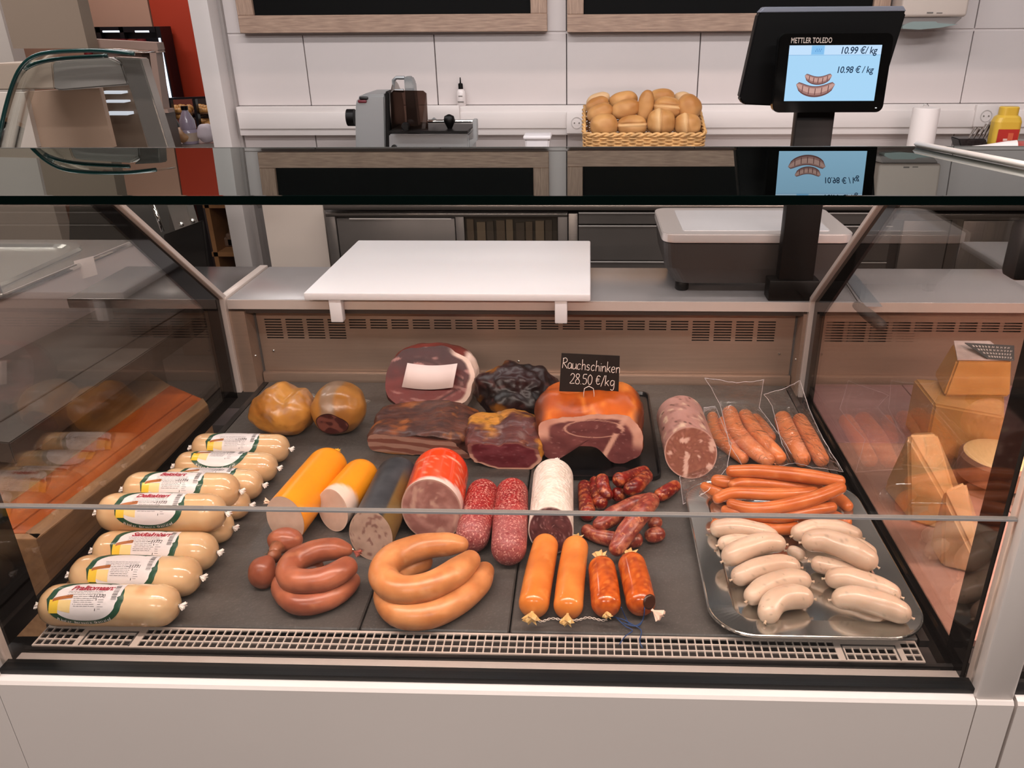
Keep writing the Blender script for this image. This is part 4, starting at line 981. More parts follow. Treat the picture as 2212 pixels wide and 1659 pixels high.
# clear twisted tie and blue string
mb = MB(); pts = [az(x, y, ZD+.012) for x, y in ((1146, 1335), (1170, 1342), (1192, 1336), (1222, 1340), (1250, 1339), (1270, 1334), (1300, 1340), (1312, 1338))]
o_, L_ = catmull(pts)
for ph in (0, pi):
    mb.sweep([sample(o_, L_, L_[-1]*i/60)+Vector((0, .0012*cos(i*.9+ph), .0012*sin(i*.9+ph))) for i in range(61)], .0006, 5)
mb.build('clear_twine', mat('clear_twine', '#cdbfb4', .25, coat=.5), smooth=True, label='twisted clear twine linking the lower ends of the orange sausages', cat='twine')
mb = MB()
blue = mat('blue_string', '#24406e', .6)
for pts in (((1314, 1330), (1345, 1338), (1368, 1350), (1385, 1362), (1382, 1385), (1388, 1400)), ((1330, 1333), (1350, 1352), (1366, 1362), (1350, 1375), (1338, 1392)), ((1387, 1276), (1392, 1310), (1388, 1340), (1370, 1352), (1345, 1345)), ((1342, 1312), (1352, 1335), (1362, 1350), (1378, 1352), (1386, 1345))):
    R_ = [az(x, y, ZD+(.026 if y < 1322 else .004)) for x, y in pts]; o_, L_ = catmull(R_); mb.sweep([sample(o_, L_, L_[-1]*i/40) for i in range(41)], .0008, 6)
mb.build('blue_string', blue, smooth=True, label='loose blue string trailing over the air grille from the orange sausages', cat='string')

# ------------------------------------------------------------------ smoked stick sausages
def kab(t, p):
    k = fbm(p, 60, 2); c = mixc(hexc('#8e2418'), hexc('#641210'), .5+k); return mixc(c, hexc('#c4713e'), sst(.12, .45, fbm(p, 85, 6))*.65)
def kabl(t, p):
    k = fbm(p, 60, 2); c = mixc(hexc('#9a4a3a'), hexc('#7e3229'), .5+k); return mixc(c, hexc('#c18062'), sst(.1, .45, fbm(p, 85, 6))*.6)
kab_m = meat('stick_skin', rough=.33, coat=.4, bump=.7, bscale=90, noise_amt=.15, nscale=90, speck=[(150, .56, .68, '#c9845a', .6), (80, .58, .70, '#4e1210', .6)])
KG = 'dark red smoked stick sausages in a tangled heap'
sticks = [
 ([(1262, 1044, 14), (1265, 1080, 17), (1270, 1118, 19)], 'smoked stick standing upright at the left of the red heap', kab, 0),
 ([(1284, 1034, 11, .004), (1287, 1060, 13, .003), (1300, 1094, 18, 0)], 'short smoked stick with a bulbous lower end, second from left in the red heap', kab, 0),
 ([(1300, 1028, 15, .026), (1304, 1056, 15, .02), (1318, 1080, 13, .008)], 'stubby smoked stick seen end-on at the top left of the red heap', kab, 0),
 ([(1328, 1036, 17, .034), (1350, 1034, 16, .026), (1398, 1016, 13, .012)], 'deep red smoked stick pointing back right, topmost of the heap', kab, 0),
 ([(1350, 1060, 16, .024), (1374, 1050, 17, .022), (1400, 1024, 15, .014)], 'smoked stick slanting up right below the topmost one', kab, 0),
 ([(1331, 1072, 17, .008), (1345, 1060, 14, .002), (1362, 1050, 13, 0)], 'dark red round stick end pointing at the viewer in the heap centre', kab, 0),
 ([(1285, 1142, 16, .012), (1325, 1114, 21, .012), (1370, 1092, 20, .012), (1408, 1078, 16, .012)], 'long curved smoked stick running from lower left to right', kabl, 0),
 ([(1416, 1074, 14, .004), (1440, 1062, 15, .002), (1464, 1046, 14, 0)], 'smoked stick end pointing right toward the steel tray', kab, 0),
 ([(1325, 1198, 18, .012), (1352, 1152, 22, .024), (1384, 1110, 22, .034), (1412, 1074, 19, .034)], 'long pale red stick lying across the heap down to the orange sausages', kabl, 0),
 ([(1258, 1142, 15), (1300, 1160, 17), (1350, 1168, 17), (1388, 1164, 16)], 'smoked stick at the bottom of the heap, mostly hidden', kabl, 0),
 ([(1392, 1158, 15), (1412, 1156, 17), (1434, 1150, 15)], 'stubby smoked stick end at the lower right of the heap', kabl, 0),
 ([(1400, 1134, 13, 0), (1418, 1130, 14, 0), (1430, 1134, 11, 0)], 'small smoked stick end above the stubby one at lower right', kabl, 0)]
for i, (ctrl, lab, f, _) in enumerate(sticks): whole('smoked_stick', lab, 'sausage', ctrl, f, kab_m, group=KG, n=30, nr=18, wob=.08, seed=i, twist=.06, p=2.1)
# ------------------------------------------------------------------ hams and bacon
def loops(bm):
    ed = [e for e in bm.edges if e.is_boundary]; adj = {}
    for e in ed:
        for v in e.verts: adj.setdefault(v, []).append(e)
    seen, out = set(), []
    for v0 in adj:
        if v0 in seen: continue
        lp = [v0]; seen.add(v0); v = v0
        while True:
            nx = None
            for e in adj[v]:
                o = e.other_vert(v)
                if o not in seen: nx = o; break
            if nx is None: break
            seen.add(nx); lp.append(nx); v = nx
        out.append([q.co.copy() for q in lp])
    return sorted(out, key=len, reverse=True)
def blob(name, label, cat, base, dims, ex, colfn, skin, cuts=(), namp=.004, nsc=14, seed=0, rot=0, zbot=None, tilt=0, sub=5, ztaper=0, shape=None, group=FOOD, partname='rind'):
    base = Vector(base); t = thing(name, label, cat, base, group=group)
    bm = bmesh.new(); bmesh.ops.create_icosphere(bm, subdivisions=sub, radius=1); Rm = Matrix.Rotation(rot, 3, 'Z') @ Matrix.Rotation(tilt, 3, 'X')
    for v in bm.verts:
        n = v.co.copy(); k = (abs(n.x)**ex+abs(n.y)**ex+abs(n.z)**ex)**(-1/ex); q = n*k
        if ztaper: f = 1-ztaper*max(0, q.z); q.x *= f; q.y *= f
        if shape: q = shape(q)
        p = Vector((q.x*dims[0]/2, q.y*dims[1]/2, q.z*dims[2]/2)); p += n*namp*(noise.noise(p*nsc+Vector((seed, 0, 0)))*1.4+.6*noise.noise(p*nsc*2.7+Vector((seed, 3, 0)))+.25*noise.noise(p*nsc*6+Vector((seed, 3, 0))))
        p = Rm @ p; p.z += dims[2]/2
        zb = zbot(p.x/dims[0]*2) if zbot else 0
        if p.z < zb: p.z = zb+(p.z-zb)*.02
        v.co = p+base
    faces = []
    for pt, nr_, fn, pn, fm in cuts:
        g = list(bm.verts)+list(bm.edges)+list(bm.faces)
        bmesh.ops.bisect_plane(bm, geom=g, plane_co=base+Vector(pt), plane_no=Vector(nr_), clear_outer=True); lp = loops(bm)[0]; faces.append((lp, fn, pn, fm))
        # close so a second cut keeps one loop
    mb = MB(); mb.merge(bm); o = mb.build(partname, skin, t, smooth=True, color=lambda v: colfn(v.co, v.co-base))
    for lp, fn, pn, fm in faces:
        lp2 = lp[::max(1, len(lp)//110)]; disc_face(lp2, fn, pn, fm, t, K=34, push=.0003)
    return t
skin_g = meat('bladder_skin', rough=.3, coat=.4, bump=.3, bscale=60, sss=.15)
def bl1(p, q):
    k = fbm(p, 18, 3); c = mixc(hexc('#c58f45'), hexc('#a9712f'), .5+k); c = mixc(c, hexc('#b58f78'), sst(.05, .4, fbm(p, 26, 8))*.6); return mixc(c, hexc('#8a5a22'), sst(.035, 0, abs(nz(p, 24, 5)))*.35)
f = az(598, 955, ZD)
def heart(q):
    z = q.z
    if z > 0: z *= 1-.28*math.exp(-((q.x-.28)/.22)**2)
    return Vector((q.x*(1+.12*q.z*(-1 if q.x < 0 else .2)), q.y, z))
blob('stuffed_stomach', 'golden heart-shaped stuffed pork stomach at the rear left', 'stuffed stomach', (f.x, f.y+.052, ZD), (.132, .105, .094), 2.3, bl1, skin_g, namp=.006, seed=2, rot=radians(-8), shape=heart)
f = az(723, 955, ZD)
def bl2(p, q):
    k = fbm(p, 16, 6); c = mixc(hexc('#b5803c'), hexc('#8d5f2c'), .5+k); x = q.x+.004+.012*nz(p, 30)
    c = mixc(c, hexc('#8f7a6a'), sst(.022, .012, abs(x+.005))*sst(.045, .055, q.z)*.85); return c
def inner(u, v, r):
    k = nz((u*1.7, v*1.7, 4), 1.2, 3); c = mixc(hexc('#5a2a26'), hexc('#8c5549'), sst(-.2, .3, k)); c = mixc(c, hexc('#3a1717'), sst(.06, 0, abs(k))*.8); return mixc(c, hexc('#3a1c14'), sst(.9, 1, r))
blob('stuffed_stomach', 'round golden stuffed stomach with a dark cut end, second from the left at the rear', 'stuffed stomach', (f.x, f.y+.054, ZD), (.106, .115, .098), 2.1, bl2, skin_g, cuts=[((.0, -.0475, .034), (-.05, -1, -.35), inner, 'cut_face', face_m)], namp=.003, seed=9)
mb = MB()
for pts in (((672, 853), (685, 858), (700, 860)), ((760, 858), (778, 862), (796, 868))):
    R_ = [az(x, y, ZD+.05) for x, y in pts]; mb.sweep(R_, [.007, .004, .003] if pts[0][0] < 700 else [.003, .005, .007], 8, sq=.35)
mb.build('casing_end_strip', mat('strip_grey', '#7d756d', .35, coat=.4), smooth=60, label='pale casing strips sticking out either side of the round stomach', cat='casing strip')
# raw ham with a paper note
f = az(925, 918, ZD)
raw_m = meat('raw_meat', rough=.45, coat=.12, crough=.25, bump=.8, bscale=40, sss=.15)
def slopef(k):
    return lambda q: Vector((q.x, q.y, q.z*(1-k*max(0, -q.y)) - k*max(0, -q.y)))
def rawcol(p, q):
    c = mixc(hexc('#7d3a32'), hexc('#693029'), .5+fbm(p, 22, 3)); return mixc(c, hexc('#d8bdb0'), sst(.068, .078, q.x))
def rawface(u, v, r):
    k = fbm((u, v, 2), 2.2, 5); c = mixc(hexc('#7a2e2a'), hexc('#602522'), .5+k*1.1)
    c = mixc(c, hexc('#99433f'), sst(.0, -.25, v+.15*sin(u*3))*.75)
    for (a, b, cc_) in ((.55, .2, '#d7a097'), (-.25, -.45, '#d9a79c')):
        dd = abs(v-(b+.35*sin(u*2.3+a*4)))
        if -.55+a*.3 < u < .75: c = mixc(c, hexc('#4a1c1c'), sst(.05, 0, dd)*.8); c = mixc(c, hexc(cc_), sst(.05, .02, abs(dd-.08))*.45*(.5+nz((u, v, 1), 6)))
    c = mixc(c, hexc('#4a201c'), sst(.1, .5, v)*.75); k2 = nz((u*1.0, v*2.0, 7), 3)
    c = mixc(c, hexc('#cf9890'), sst(.34, .5, k2)*.7)
    c = tuple(x*.72 for x in c); return mixc(c, hexc('#cfb3a5'), sst(.86, .92, r)*sst(.35, .6, u))
blob('raw_ham', 'large raw cured ham with white fat edge, leaning at the rear wall', 'ham', (f.x-.002, f.y+.085, ZD), (.186, .17, .132), 2.6, rawcol, raw_m, cuts=[((0, -.040, .066), (0, -1, .75), rawface, 'cut_face', raw_m)], namp=.006, seed=4, rot=radians(4))
bo = Vector((f.x-.002, f.y+.085, ZD)); n_ = Vector((0, -1, .75)).normalized(); pc = bo+Vector((0, -.040, .066))
def onplane(px, py, o): d = ray(px, py); tt = ((pc+n_*o)-CAM).dot(n_)/d.dot(n_); return CAM+d*tt
mb = MB(); g = {}
for i in range(13):
    for j in range(3):
        u, v = i/12, j/2; x = (880+108*u)*(1-v)+(868+110*u)*v; y = (784+1*u)*(1-v)+(836+1*u)*v + 5*sin(pi*u); g[i, j] = mb.bm.verts.new(onplane(x, y, .012+.010*abs(2*u-1)**2))
for i in range(12):
    for j in range(2): mb.bm.faces.new((g[i, j], g[i, j+1], g[i+1, j+1], g[i+1, j]))
o = mb.build('paper_note', mat('note_paper', '#cdb8b3', .6), smooth=True, label='blank white curved paper note lying on the raw ham', cat='note'); md = o.modifiers.new('s', 'SOLIDIFY'); md.thickness = .0004
# bacon slab
f0, f1 = az(800, 962, ZD+.03), az(1012, 985, ZD+.02)
bark = meat('bark', rough=.5, coat=.25, speck=[(60, .55, .66, '#2a1513', .55), (40, .60, .70, '#a0622e', .4)], bump=1.0, bscale=55, bstretch=(1, 3, 1), noise_amt=.15, nscale=60)
def bcol(p, q):
    k = fbm(Vector((p.x, p.y*3, p.z*2)), 24, 2); c = mixc(hexc('#50302a'), hexc('#6d4030'), .5+k*1.2); c = mixc(c, hexc('#a8632c'), sst(.3, .6, fbm(p, 22, 9))*.7); return mixc(c, hexc('#2e1b18'), sst(.05, 0, abs(fbm(Vector((p.x, p.y*4, p.z*2)), 20, 12)))*.6)
def bface(u, v, r):
    s = v+.12*sin(u*3)+.06*nz((u, v, 0), 3); c = mixc(hexc('#c99f8e'), hexc('#a06a5c'), sst(-.1, .15, sin(s*9)*.5+nz((u, v, 1), 4)*.5)); c = mixc(c, hexc('#a97648'), sst(-.7, -.95, s)); return mixc(c, hexc('#4a2c24'), sst(.75, .95, s))
d_ = (f1-f0); ang = atan2(d_.y, d_.x)
mid = (f0+f1)/2
def sag(q): return Vector((q.x, q.y, q.z*(1)+.25*(1-q.x*q.x)+.1*sin(q.x*4)))
blob('bacon_slab', 'slab of smoked pork belly with wrinkled brown bark, below the raw ham', 'bacon', (mid.x+.003, mid.y+.068, ZD), (.205, .150, .058), 5, bcol, bark, cuts=[((-.0, -.060, .03), (-.12, -1, -.45), bface, 'cut_face', face_m)], namp=.006, nsc=22, seed=8, rot=ang+radians(3), shape=sag)
# black smoked ham
f = az(1115, 925, ZD)
def kcol(p, q):
    k = fbm(p, 16, 6); c = mixc(hexc('#1c0f10'), hexc('#3a1a1c'), .5+k*1.2); c = mixc(c, hexc('#9a6524'), sst(.1, .4, fbm(p, 13, 14)+(-q.x*5-.15))); return mixc(c, hexc('#70453f'), sst(.4, .6, nz(p, 60, 4))*.5)
blob('black_smoked_ham', 'nearly black knobbly smoked ham at the rear centre', 'ham', (f.x, f.y+.058, ZD), (.162, .12, .112), 2.2, kcol, meat('black_bark', rough=.45, coat=.25, crough=.3, bump=.7, bscale=45), namp=.014, nsc=18, seed=13, rot=radians(6))
# lean smoked loin
f = az(1085, 1024, ZD)
def lcol(p, q):
    k = fbm(p, 16, 16); c = mixc(hexc('#4c2423'), hexc('#6f3b36'), .5+k); c = mixc(c, hexc('#c58a34'), sst(.0, .4, fbm(p, 15, 4)+abs(q.x)*9-.42)); return mixc(c, hexc('#8b7470'), sst(.3, .5, fbm(p, 12, 24)+.4*(1 if -.03 < q.x < -.005 else 0)-.2)*.7)
def lface(u, v, r):
    c = mixc(hexc('#6b232e'), hexc('#834048'), .5+fbm((u, v, 0), 2, 3)); c = mixc(c, hexc('#b5848a'), sst(.35, .6, nz((u*1.0, v, 3), 9))*.25); return mixc(c, hexc('#d0a592'), sst(.86, .93, r)*(1 if v < .1 else .3))
blob('smoked_loin', 'smoked loin with a dark red cut face and golden edges, centre', 'smoked meat', (f.x+.002, f.y+.062, ZD), (.148, .150, .074), 3.2, lcol, bark, cuts=[((0, -.050, .035), (0, -1, -.18), lface, 'cut_face', raw_m)], namp=.008, nsc=20, seed=22, rot=radians(2), shape=slopef(.16))
# smoked ham on the black plate
pc0 = [az(x, y, ZD+.004) for x, y in ((1178, 1030), (1402, 1038), (1424, 850), (1190, 846))]
x0, x1, y0, y1 = (pc0[0].x+pc0[3].x)/2, (pc0[1].x+pc0[2].x)/2, (pc0[0].y+pc0[1].y)/2, (pc0[2].y+pc0[3].y)/2
P1 = rrect(x0, y0, x1, y1, .02, ZD+.0003); mb = MB()
inn = rrect(x0+.006, y0+.006, x1-.006, y1-.006, .016, ZD+.003); out2 = rrect(x0, y0, x1, y1, .02, ZD+.009); in2 = rrect(x0+.003, y0+.003, x1-.003, y1-.003, .018, ZD+.009)
for A_, B_ in ((P1, out2), (out2, in2), (in2, inn)):
    for k in range(len(A_)): mb.face([A_[k], A_[(k+1) % len(A_)], B_[(k+1) % len(A_)], B_[k]])
mb.face(inn); mb.face(list(reversed(P1)))
mb.build('black_serving_plate', mat('plate_black', '#07080b', .25), smooth=30, label='flat black serving plate under the big smoked ham', cat='plate', base=((x0+x1)/2, (y0+y1)/2, ZD))
f = az(1275, 1012, ZD+.004)
ham_skin = meat('ham_skin', rough=.4, coat=.15, crough=.3, bump=.6, bscale=22, bstretch=(1.6, .4, .8), sss=.12)
def hcol(p, q):
    k = fbm(p, 14, 7); c = mixc(hexc('#c8681a'), hexc('#a9500f'), .5+k); c = mixc(c, hexc('#e08c3a'), sst(.2, .5, fbm(Vector((p.x*1.6, p.y*.6, p.z)), 22, 3))*.7); return mixc(c, hexc('#6b3312'), sst(.075, .092, abs(q.x)+.012*nz(p, 30)))
def hface(u, v, r):
    c = mixc(hexc('#7f4c4a'), hexc('#6b3b3b'), .5+fbm((u, v, 0), 2.4, 5)); fat = hexc('#d3a795')
    # fat cap along the top, thicker to the right
    top = 1-r
    c2 = mixc(fat, hexc('#c59280'), .5+nz((u, v, 4), 3)); rim = sst(.24, .15, top)*sst(-.25, .2, v+.5*max(0, u-.3))
    c = mixc(c, c2, rim)
    e = ((u-.05)/.55)**2+((v-.38)/.34)**2; c = mixc(c, fat, sst(.12, .03, abs(e-1))*.8*(u > -.6))
    e2 = abs(u-.42-.25*(v)); c = mixc(c, fat, sst(.075, .03, e2)*.9)
    e3 = ((u-.50)/.07)**2+((v-.3)/.12)**2; c = mixc(c, hexc('#6d3a3c'), sst(1.1, .8, e3))
    k = nz((u*1.0, v*1.0, 9), 14); return mixc(c, hexc('#b98d8a'), sst(.4, .6, k)*.4*(1-rim))
def arch(x): return .034*math.exp(-((x+.12)/.42)**4)+ .002
blob('smoked_ham', 'orange-brown smoked ham with fat-rimmed pink cut face on the black plate', 'ham', (f.x, f.y+.070, ZD+.004), (.196, .160, .120), 4.2, hcol, ham_skin, cuts=[((0, -.048, .05), (0, -1, .14), hface, 'cut_face', face_m)], namp=.006, nsc=16, seed=31, zbot=arch, rot=radians(-3), shape=slopef(.48))
# price sign
ysg = f.y+.075
c4 = [ay(x, y, ysg) for x, y in ((1208, 845), (1336, 850), (1339, 769), (1213, 763))]
t = thing('price_sign', 'small black card sign handwritten Rauchschinken 28.50, stuck in the smoked ham', 'sign', ((c4[0].x+c4[1].x)/2, ysg, c4[0].z-.02))
MB().prism([tuple(p) for p in c4], (0, .0016, 0), bev=.0003).build('card', mat('card_black', '#151110', .45), t)
STK = {'R': [[(0, 0), (.08, 1)], [(0, .9), (.3, 1.02), (.5, .85), (.42, .62), (.1, .52)], [(.1, .52), (.55, 0)]],
 'a': [[(.42, .5), (.2, .58), (.03, .35), (.05, .08), (.2, 0), (.38, .15), (.43, .5), (.45, .1), (.52, 0)]], 'u': [[(.03, .55), (.03, .15), (.15, 0), (.32, .08), (.42, .3), (.42, .55), (.43, .1), (.5, 0)]],
 'c': [[(.4, .47), (.25, .57), (.06, .42), (.03, .15), (.18, 0), (.4, .1)]], 'h': [[(.05, 1.02), (.04, 0)], [(.05, .35), (.2, .55), (.36, .5), (.4, .3), (.42, 0)]], 's': [[(.36, .48), (.2, .57), (.06, .46), (.1, .33), (.3, .25), (.34, .1), (.2, 0), (.03, .07)]],
 'i': [[(.05, .55), (.06, 0)], [(.05, .75), (.06, .78)]], 'n': [[(.03, .55), (.04, 0)], [(.05, .35), (.2, .55), (.36, .5), (.4, .3), (.42, 0)]], 'k': [[(.05, 1.02), (.04, 0)], [(.38, .55), (.06, .22)], [(.15, .3), (.42, 0)]],
 'e': [[(.05, .28), (.36, .34), (.34, .52), (.18, .57), (.04, .4), (.05, .12), (.2, 0), (.4, .1)]], '2': [[(.03, .8), (.18, 1), (.4, .92), (.4, .65), (.2, .3), (.0, .02), (.48, .05)]], '8': [[(.25, .55), (.06, .75), (.15, .98), (.36, .96), (.4, .75), (.25, .55), (.04, .3), (.1, .03), (.36, .02), (.44, .28), (.25, .55)]],
 '.': [[(.05, 0), (.07, .03)]], '5': [[(.42, 1), (.1, .97), (.06, .58), (.28, .6), (.42, .4), (.36, .1), (.15, 0), (.02, .1)]], '0': [[(.22, 1), (.05, .75), (.04, .3), (.2, 0), (.4, .2), (.42, .75), (.22, 1)]],
 'E': [[(.45, .85), (.25, .95), (.1, .75), (.08, .3), (.22, .08), (.45, .2)], [(-.02, .6), (.36, .62)], [(-.02, .42), (.34, .44)]], '/': [[(.0, -.1), (.32, 1.0)]], 'g': [[(.4, .5), (.2, .58), (.04, .38), (.08, .12), (.25, .05), (.4, .3), (.42, .55), (.42, -.2), (.28, -.4), (.08, -.32)]], ' ': []}
ADV = {'i': .2, '.': .22, '/': .4, ' ': .3, 'R': .6, 'E': .56}
def hand(mb, text, f3, size, rad):
    x = 0
    for ch in text:
        for st in STK[ch]:
            o_, L_ = catmull([Vector((x+a, b, 0)) for a, b in st]); n = max(3, int(L_[-1]*14)); pts = []
            for i in range(n+1): q = sample(o_, L_, L_[-1]*i/n); pts.append(f3(q.x*size, q.y*size))
            mb.sweep(pts, rad, 6)
        x += ADV.get(ch, .54)
chalk = mat('chalk_white', '#e4d8d2', .6)
ux = (c4[1]-c4[0]).normalized(); uz = (c4[3]-c4[0]).normalized(); W_ = (c4[1]-c4[0]).length; H_ = (c4[3]-c4[0]).length
def txtw(s): return sum(ADV.get(c, .54) for c in s)
mb = MB(); sz = W_*.97/txtw('Rauchschinken'); hand(mb, 'Rauchschinken', lambda x, y: c4[0]+ux*(W_*.03+x)+uz*(H_*.62+y*1.28-x*.06)+Vector((0, -.0003, 0)), sz, .00062)
sz = W_*.76/txtw('28.50 E/kg'); hand(mb, '28.50 E/kg', lambda x, y: c4[0]+ux*(W_*.17+x)+uz*(H_*.22+y*1.15-x*.03)+Vector((0, -.0003, 0)), sz, .00066)
mb.build('handwriting', chalk, t, smooth=True)
cc = ay(1272, 852, ysg-.016)
MB().sweep([cc+Vector(v) for v in ((-.0095, .006, -.012), (-.0095, 0, .002), (-.008, 0, .012), (0, 0, .0165), (.008, 0, .012), (.0095, 0, .002), (.0095, .006, -.012))], .0007, 8).build('wire_clip', chalk, t, smooth=True)

# ------------------------------------------------------------------ steel tray with sausages
zr = ZD+.017
pl, pf, pr, pb = az(1500, 1200, zr), az(1760, 1376, zr), az(1925, 1200, zr), az(1660, 1022, zr)
x0, x1, y0, y1 = pl.x, pr.x, pf.y, az(1480, 1038, zr).y
x0 = (az(1478, 1090, zr).x+az(1532, 1300, zr).x)/2; x1 = (az(1985, 1290, zr).x+az(1850, 1080, zr).x)/2
mb = MB(); spec_ = ((0, zr-.003), (.0003, zr), (.0015, zr+.0006), (.003, zr), (.036, zr-.004), (.038, zr-.006), (.041, ZD+.0045), (.046, ZD+.0035))
rr = [rrect(x0+i, y0+i, x1-i, y1-i, max(.018, .060-i*.9), z, 12) for i, z in spec_]
for A_, B_ in zip(rr, rr[1:]):
    for k in range(len(A_)): mb.face([A_[k], A_[(k+1) % len(A_)], B_[(k+1) % len(A_)], B_[k]])
mb.face(rr[-1])
mid_in = (x1-x0)/2
o = mb.build('steel_tray', mat('tray_steel', '#c4c5c1', .13, metal=.95), smooth=35, label='shiny stainless steel tray under the wieners and white sausages', cat='tray', base=((x0+x1)/2, (y0+y1)/2, ZD+.0005))
WN = 'orange wiener sausages heaped on the tray'
wi_m = meat('wiener_skin', rough=.3, coat=.4, crough=.2, bump=.12, noise_amt=.04, sss=.15)
wcf = rc('#d07e48', '#bb6833', '#dd9866', 5)
B_ = .006
wieners = [([(1535, 1132, 13, B_), (1620, 1142, 15, B_), (1730, 1140, 14, B_)], 'wiener at the very bottom of the heap, only a strip showing'),
 ([(1515, 1048, 11, B_), (1545, 1062, 13, B_), (1600, 1085, 13, B_)], 'short wiener end poking out left beyond the others'),
 ([(1720, 1120, 13, B_), (1790, 1114, 14, B_), (1840, 1132, 11, B_)], 'wiener end low at the right under the crossing ones'),
 ([(1770, 1062, 13, B_+.004), (1812, 1078, 14, B_+.004), (1838, 1100, 12, B_+.004)], 'pinkish wiener end sticking out at the right of the heap'),
 ([(1540, 1034, 12, .022), (1560, 1040, 14, .022), (1640, 1052, 13, .02)], 'wiener with a blunt end just left of the topmost one'),
 ([(1574, 1050, 11, .03), (1610, 1042, 13, .032), (1700, 1048, 13, .03), (1780, 1060, 12, .024)], 'bent wiener directly below the topmost one'),
 ([(1541, 1080, 12, .03), (1585, 1066, 14, .032), (1680, 1068, 14, .03), (1768, 1062, 12, .028)], 'wiener in the middle of the heap with its end curled down'),
 ([(1558, 1100, 10, .022), (1600, 1108, 14, .024), (1680, 1116, 14, .026), (1750, 1104, 14, .028), (1806, 1094, 12, .028)], 'lowest fully visible wiener, nearest the white sausages'),
 ([(1570, 1086, 11, .036), (1640, 1100, 15, .038), (1740, 1082, 16, .044), (1824, 1050, 14, .05)], 'long wiener crossing up to the right over the others'),
 ([(1568, 1018, 13, .048), (1640, 1018, 15, .05), (1740, 1028, 16, .05), (1826, 1042, 14, .046)], 'topmost long straight wiener at the back of the heap')]
for i, (c, lab) in enumerate(wieners): whole('wiener', lab, 'sausage', c, wcf, wi_m, group=WN, n=40, nr=20, wob=.03, seed=i)
WW = 'white sausages arranged in two rows on the tray'
ww_m = meat('white_sausage_skin', rough=.3, coat=.35, crough=.2, bump=.06, noise_amt=.03, sss=.2, speck=[(210, .70, .74, '#6f6a55', .6)])
def wwc(t, p):
    c = mixc(hexc('#d3bca8'), hexc('#c7ad98'), .5+fbm(p, 20, 2)); return mixc(c, hexc('#8b8272'), sst(.5, .6, noise.noise(p*260))*.55)
whites = [([(1534, 1144, 19, .006), (1586, 1140, 22, .012), (1642, 1149, 20, .014), (1682, 1162, 13, .014)], 'white sausage at the back left, next to the wieners'),
 ([(1552, 1178, 17, B_), (1590, 1170, 17, B_), (1640, 1170, 16, B_)], 'white sausage half hidden between the two back left ones'),
 ([(1562, 1212, 22, .014), (1600, 1190, 25, .020), (1650, 1173, 24, .022), (1696, 1176, 19, .02)], 'white sausage third down in the left row, bent upward'),
 ([(1582, 1252, 21, B_), (1634, 1230, 24, .01), (1684, 1220, 23, .012), (1728, 1226, 18, .01)], 'white sausage in the middle of the left row'),
 ([(1614, 1298, 20, B_), (1652, 1268, 24, .008), (1704, 1252, 24, .01), (1752, 1256, 20, .01)], 'white sausage second from the front in the left row'),
 ([(1654, 1342, 23, .004), (1672, 1302, 27, .008), (1710, 1289, 27, .008), (1756, 1294, 23, B_)], 'strongly bent white sausage at the front left of the tray'),
 ([(1712, 1158, 18, .01), (1752, 1142, 20, .012), (1806, 1142, 20, .012), (1862, 1162, 17, B_)], 'white sausage at the back of the right row'),
 ([(1820, 1172, 15, B_), (1856, 1180, 17, B_), (1890, 1202, 16, B_)], 'white sausage tail visible behind the large right one'),
 ([(1752, 1214, 18, B_), (1806, 1228, 20, B_), (1880, 1246, 18, B_)], 'shaded white sausage beneath the large right one'),
 ([(1732, 1172, 22, .028), (1782, 1168, 26, .03), (1842, 1190, 28, .03), (1894, 1224, 24, .022)], 'largest white sausage lying diagonally on top of the right row'),
 ([(1782, 1250, 21, B_), (1832, 1250, 25, B_), (1890, 1268, 26, B_), (1946, 1290, 20, B_)], 'white sausage second from the front in the right row'),
 ([(1796, 1296, 21, .01), (1846, 1292, 27, .014), (1910, 1308, 28, .016), (1968, 1334, 23, .012)], 'white sausage at the front right corner of the tray'),
 ([(1700, 1190, 11, B_), (1716, 1192, 13, B_), (1738, 1204, 12, B_)], 'small white sausage end in the gap between the two rows')]
for i, (c, lab) in enumerate(whites):
    t, P_, RR = whole('white_sausage', lab, 'sausage', c, wwc, ww_m, group=WW, n=40, nr=26, cap=1.05, p=2.1, seed=i)
    for k, j in ((0, 2), (-1, -3)):
        MB().lathe([(.0022, 0), (.0013, .0018), (.0022, .0045)], Matrix.Translation(P_[k]) @ (P_[k]-P_[j]).to_track_quat('Z', 'Y').to_matrix().to_4x4(), 8).build('nub', ww_m, t, smooth=True, color=lambda v: hexc('#cdb49d'))

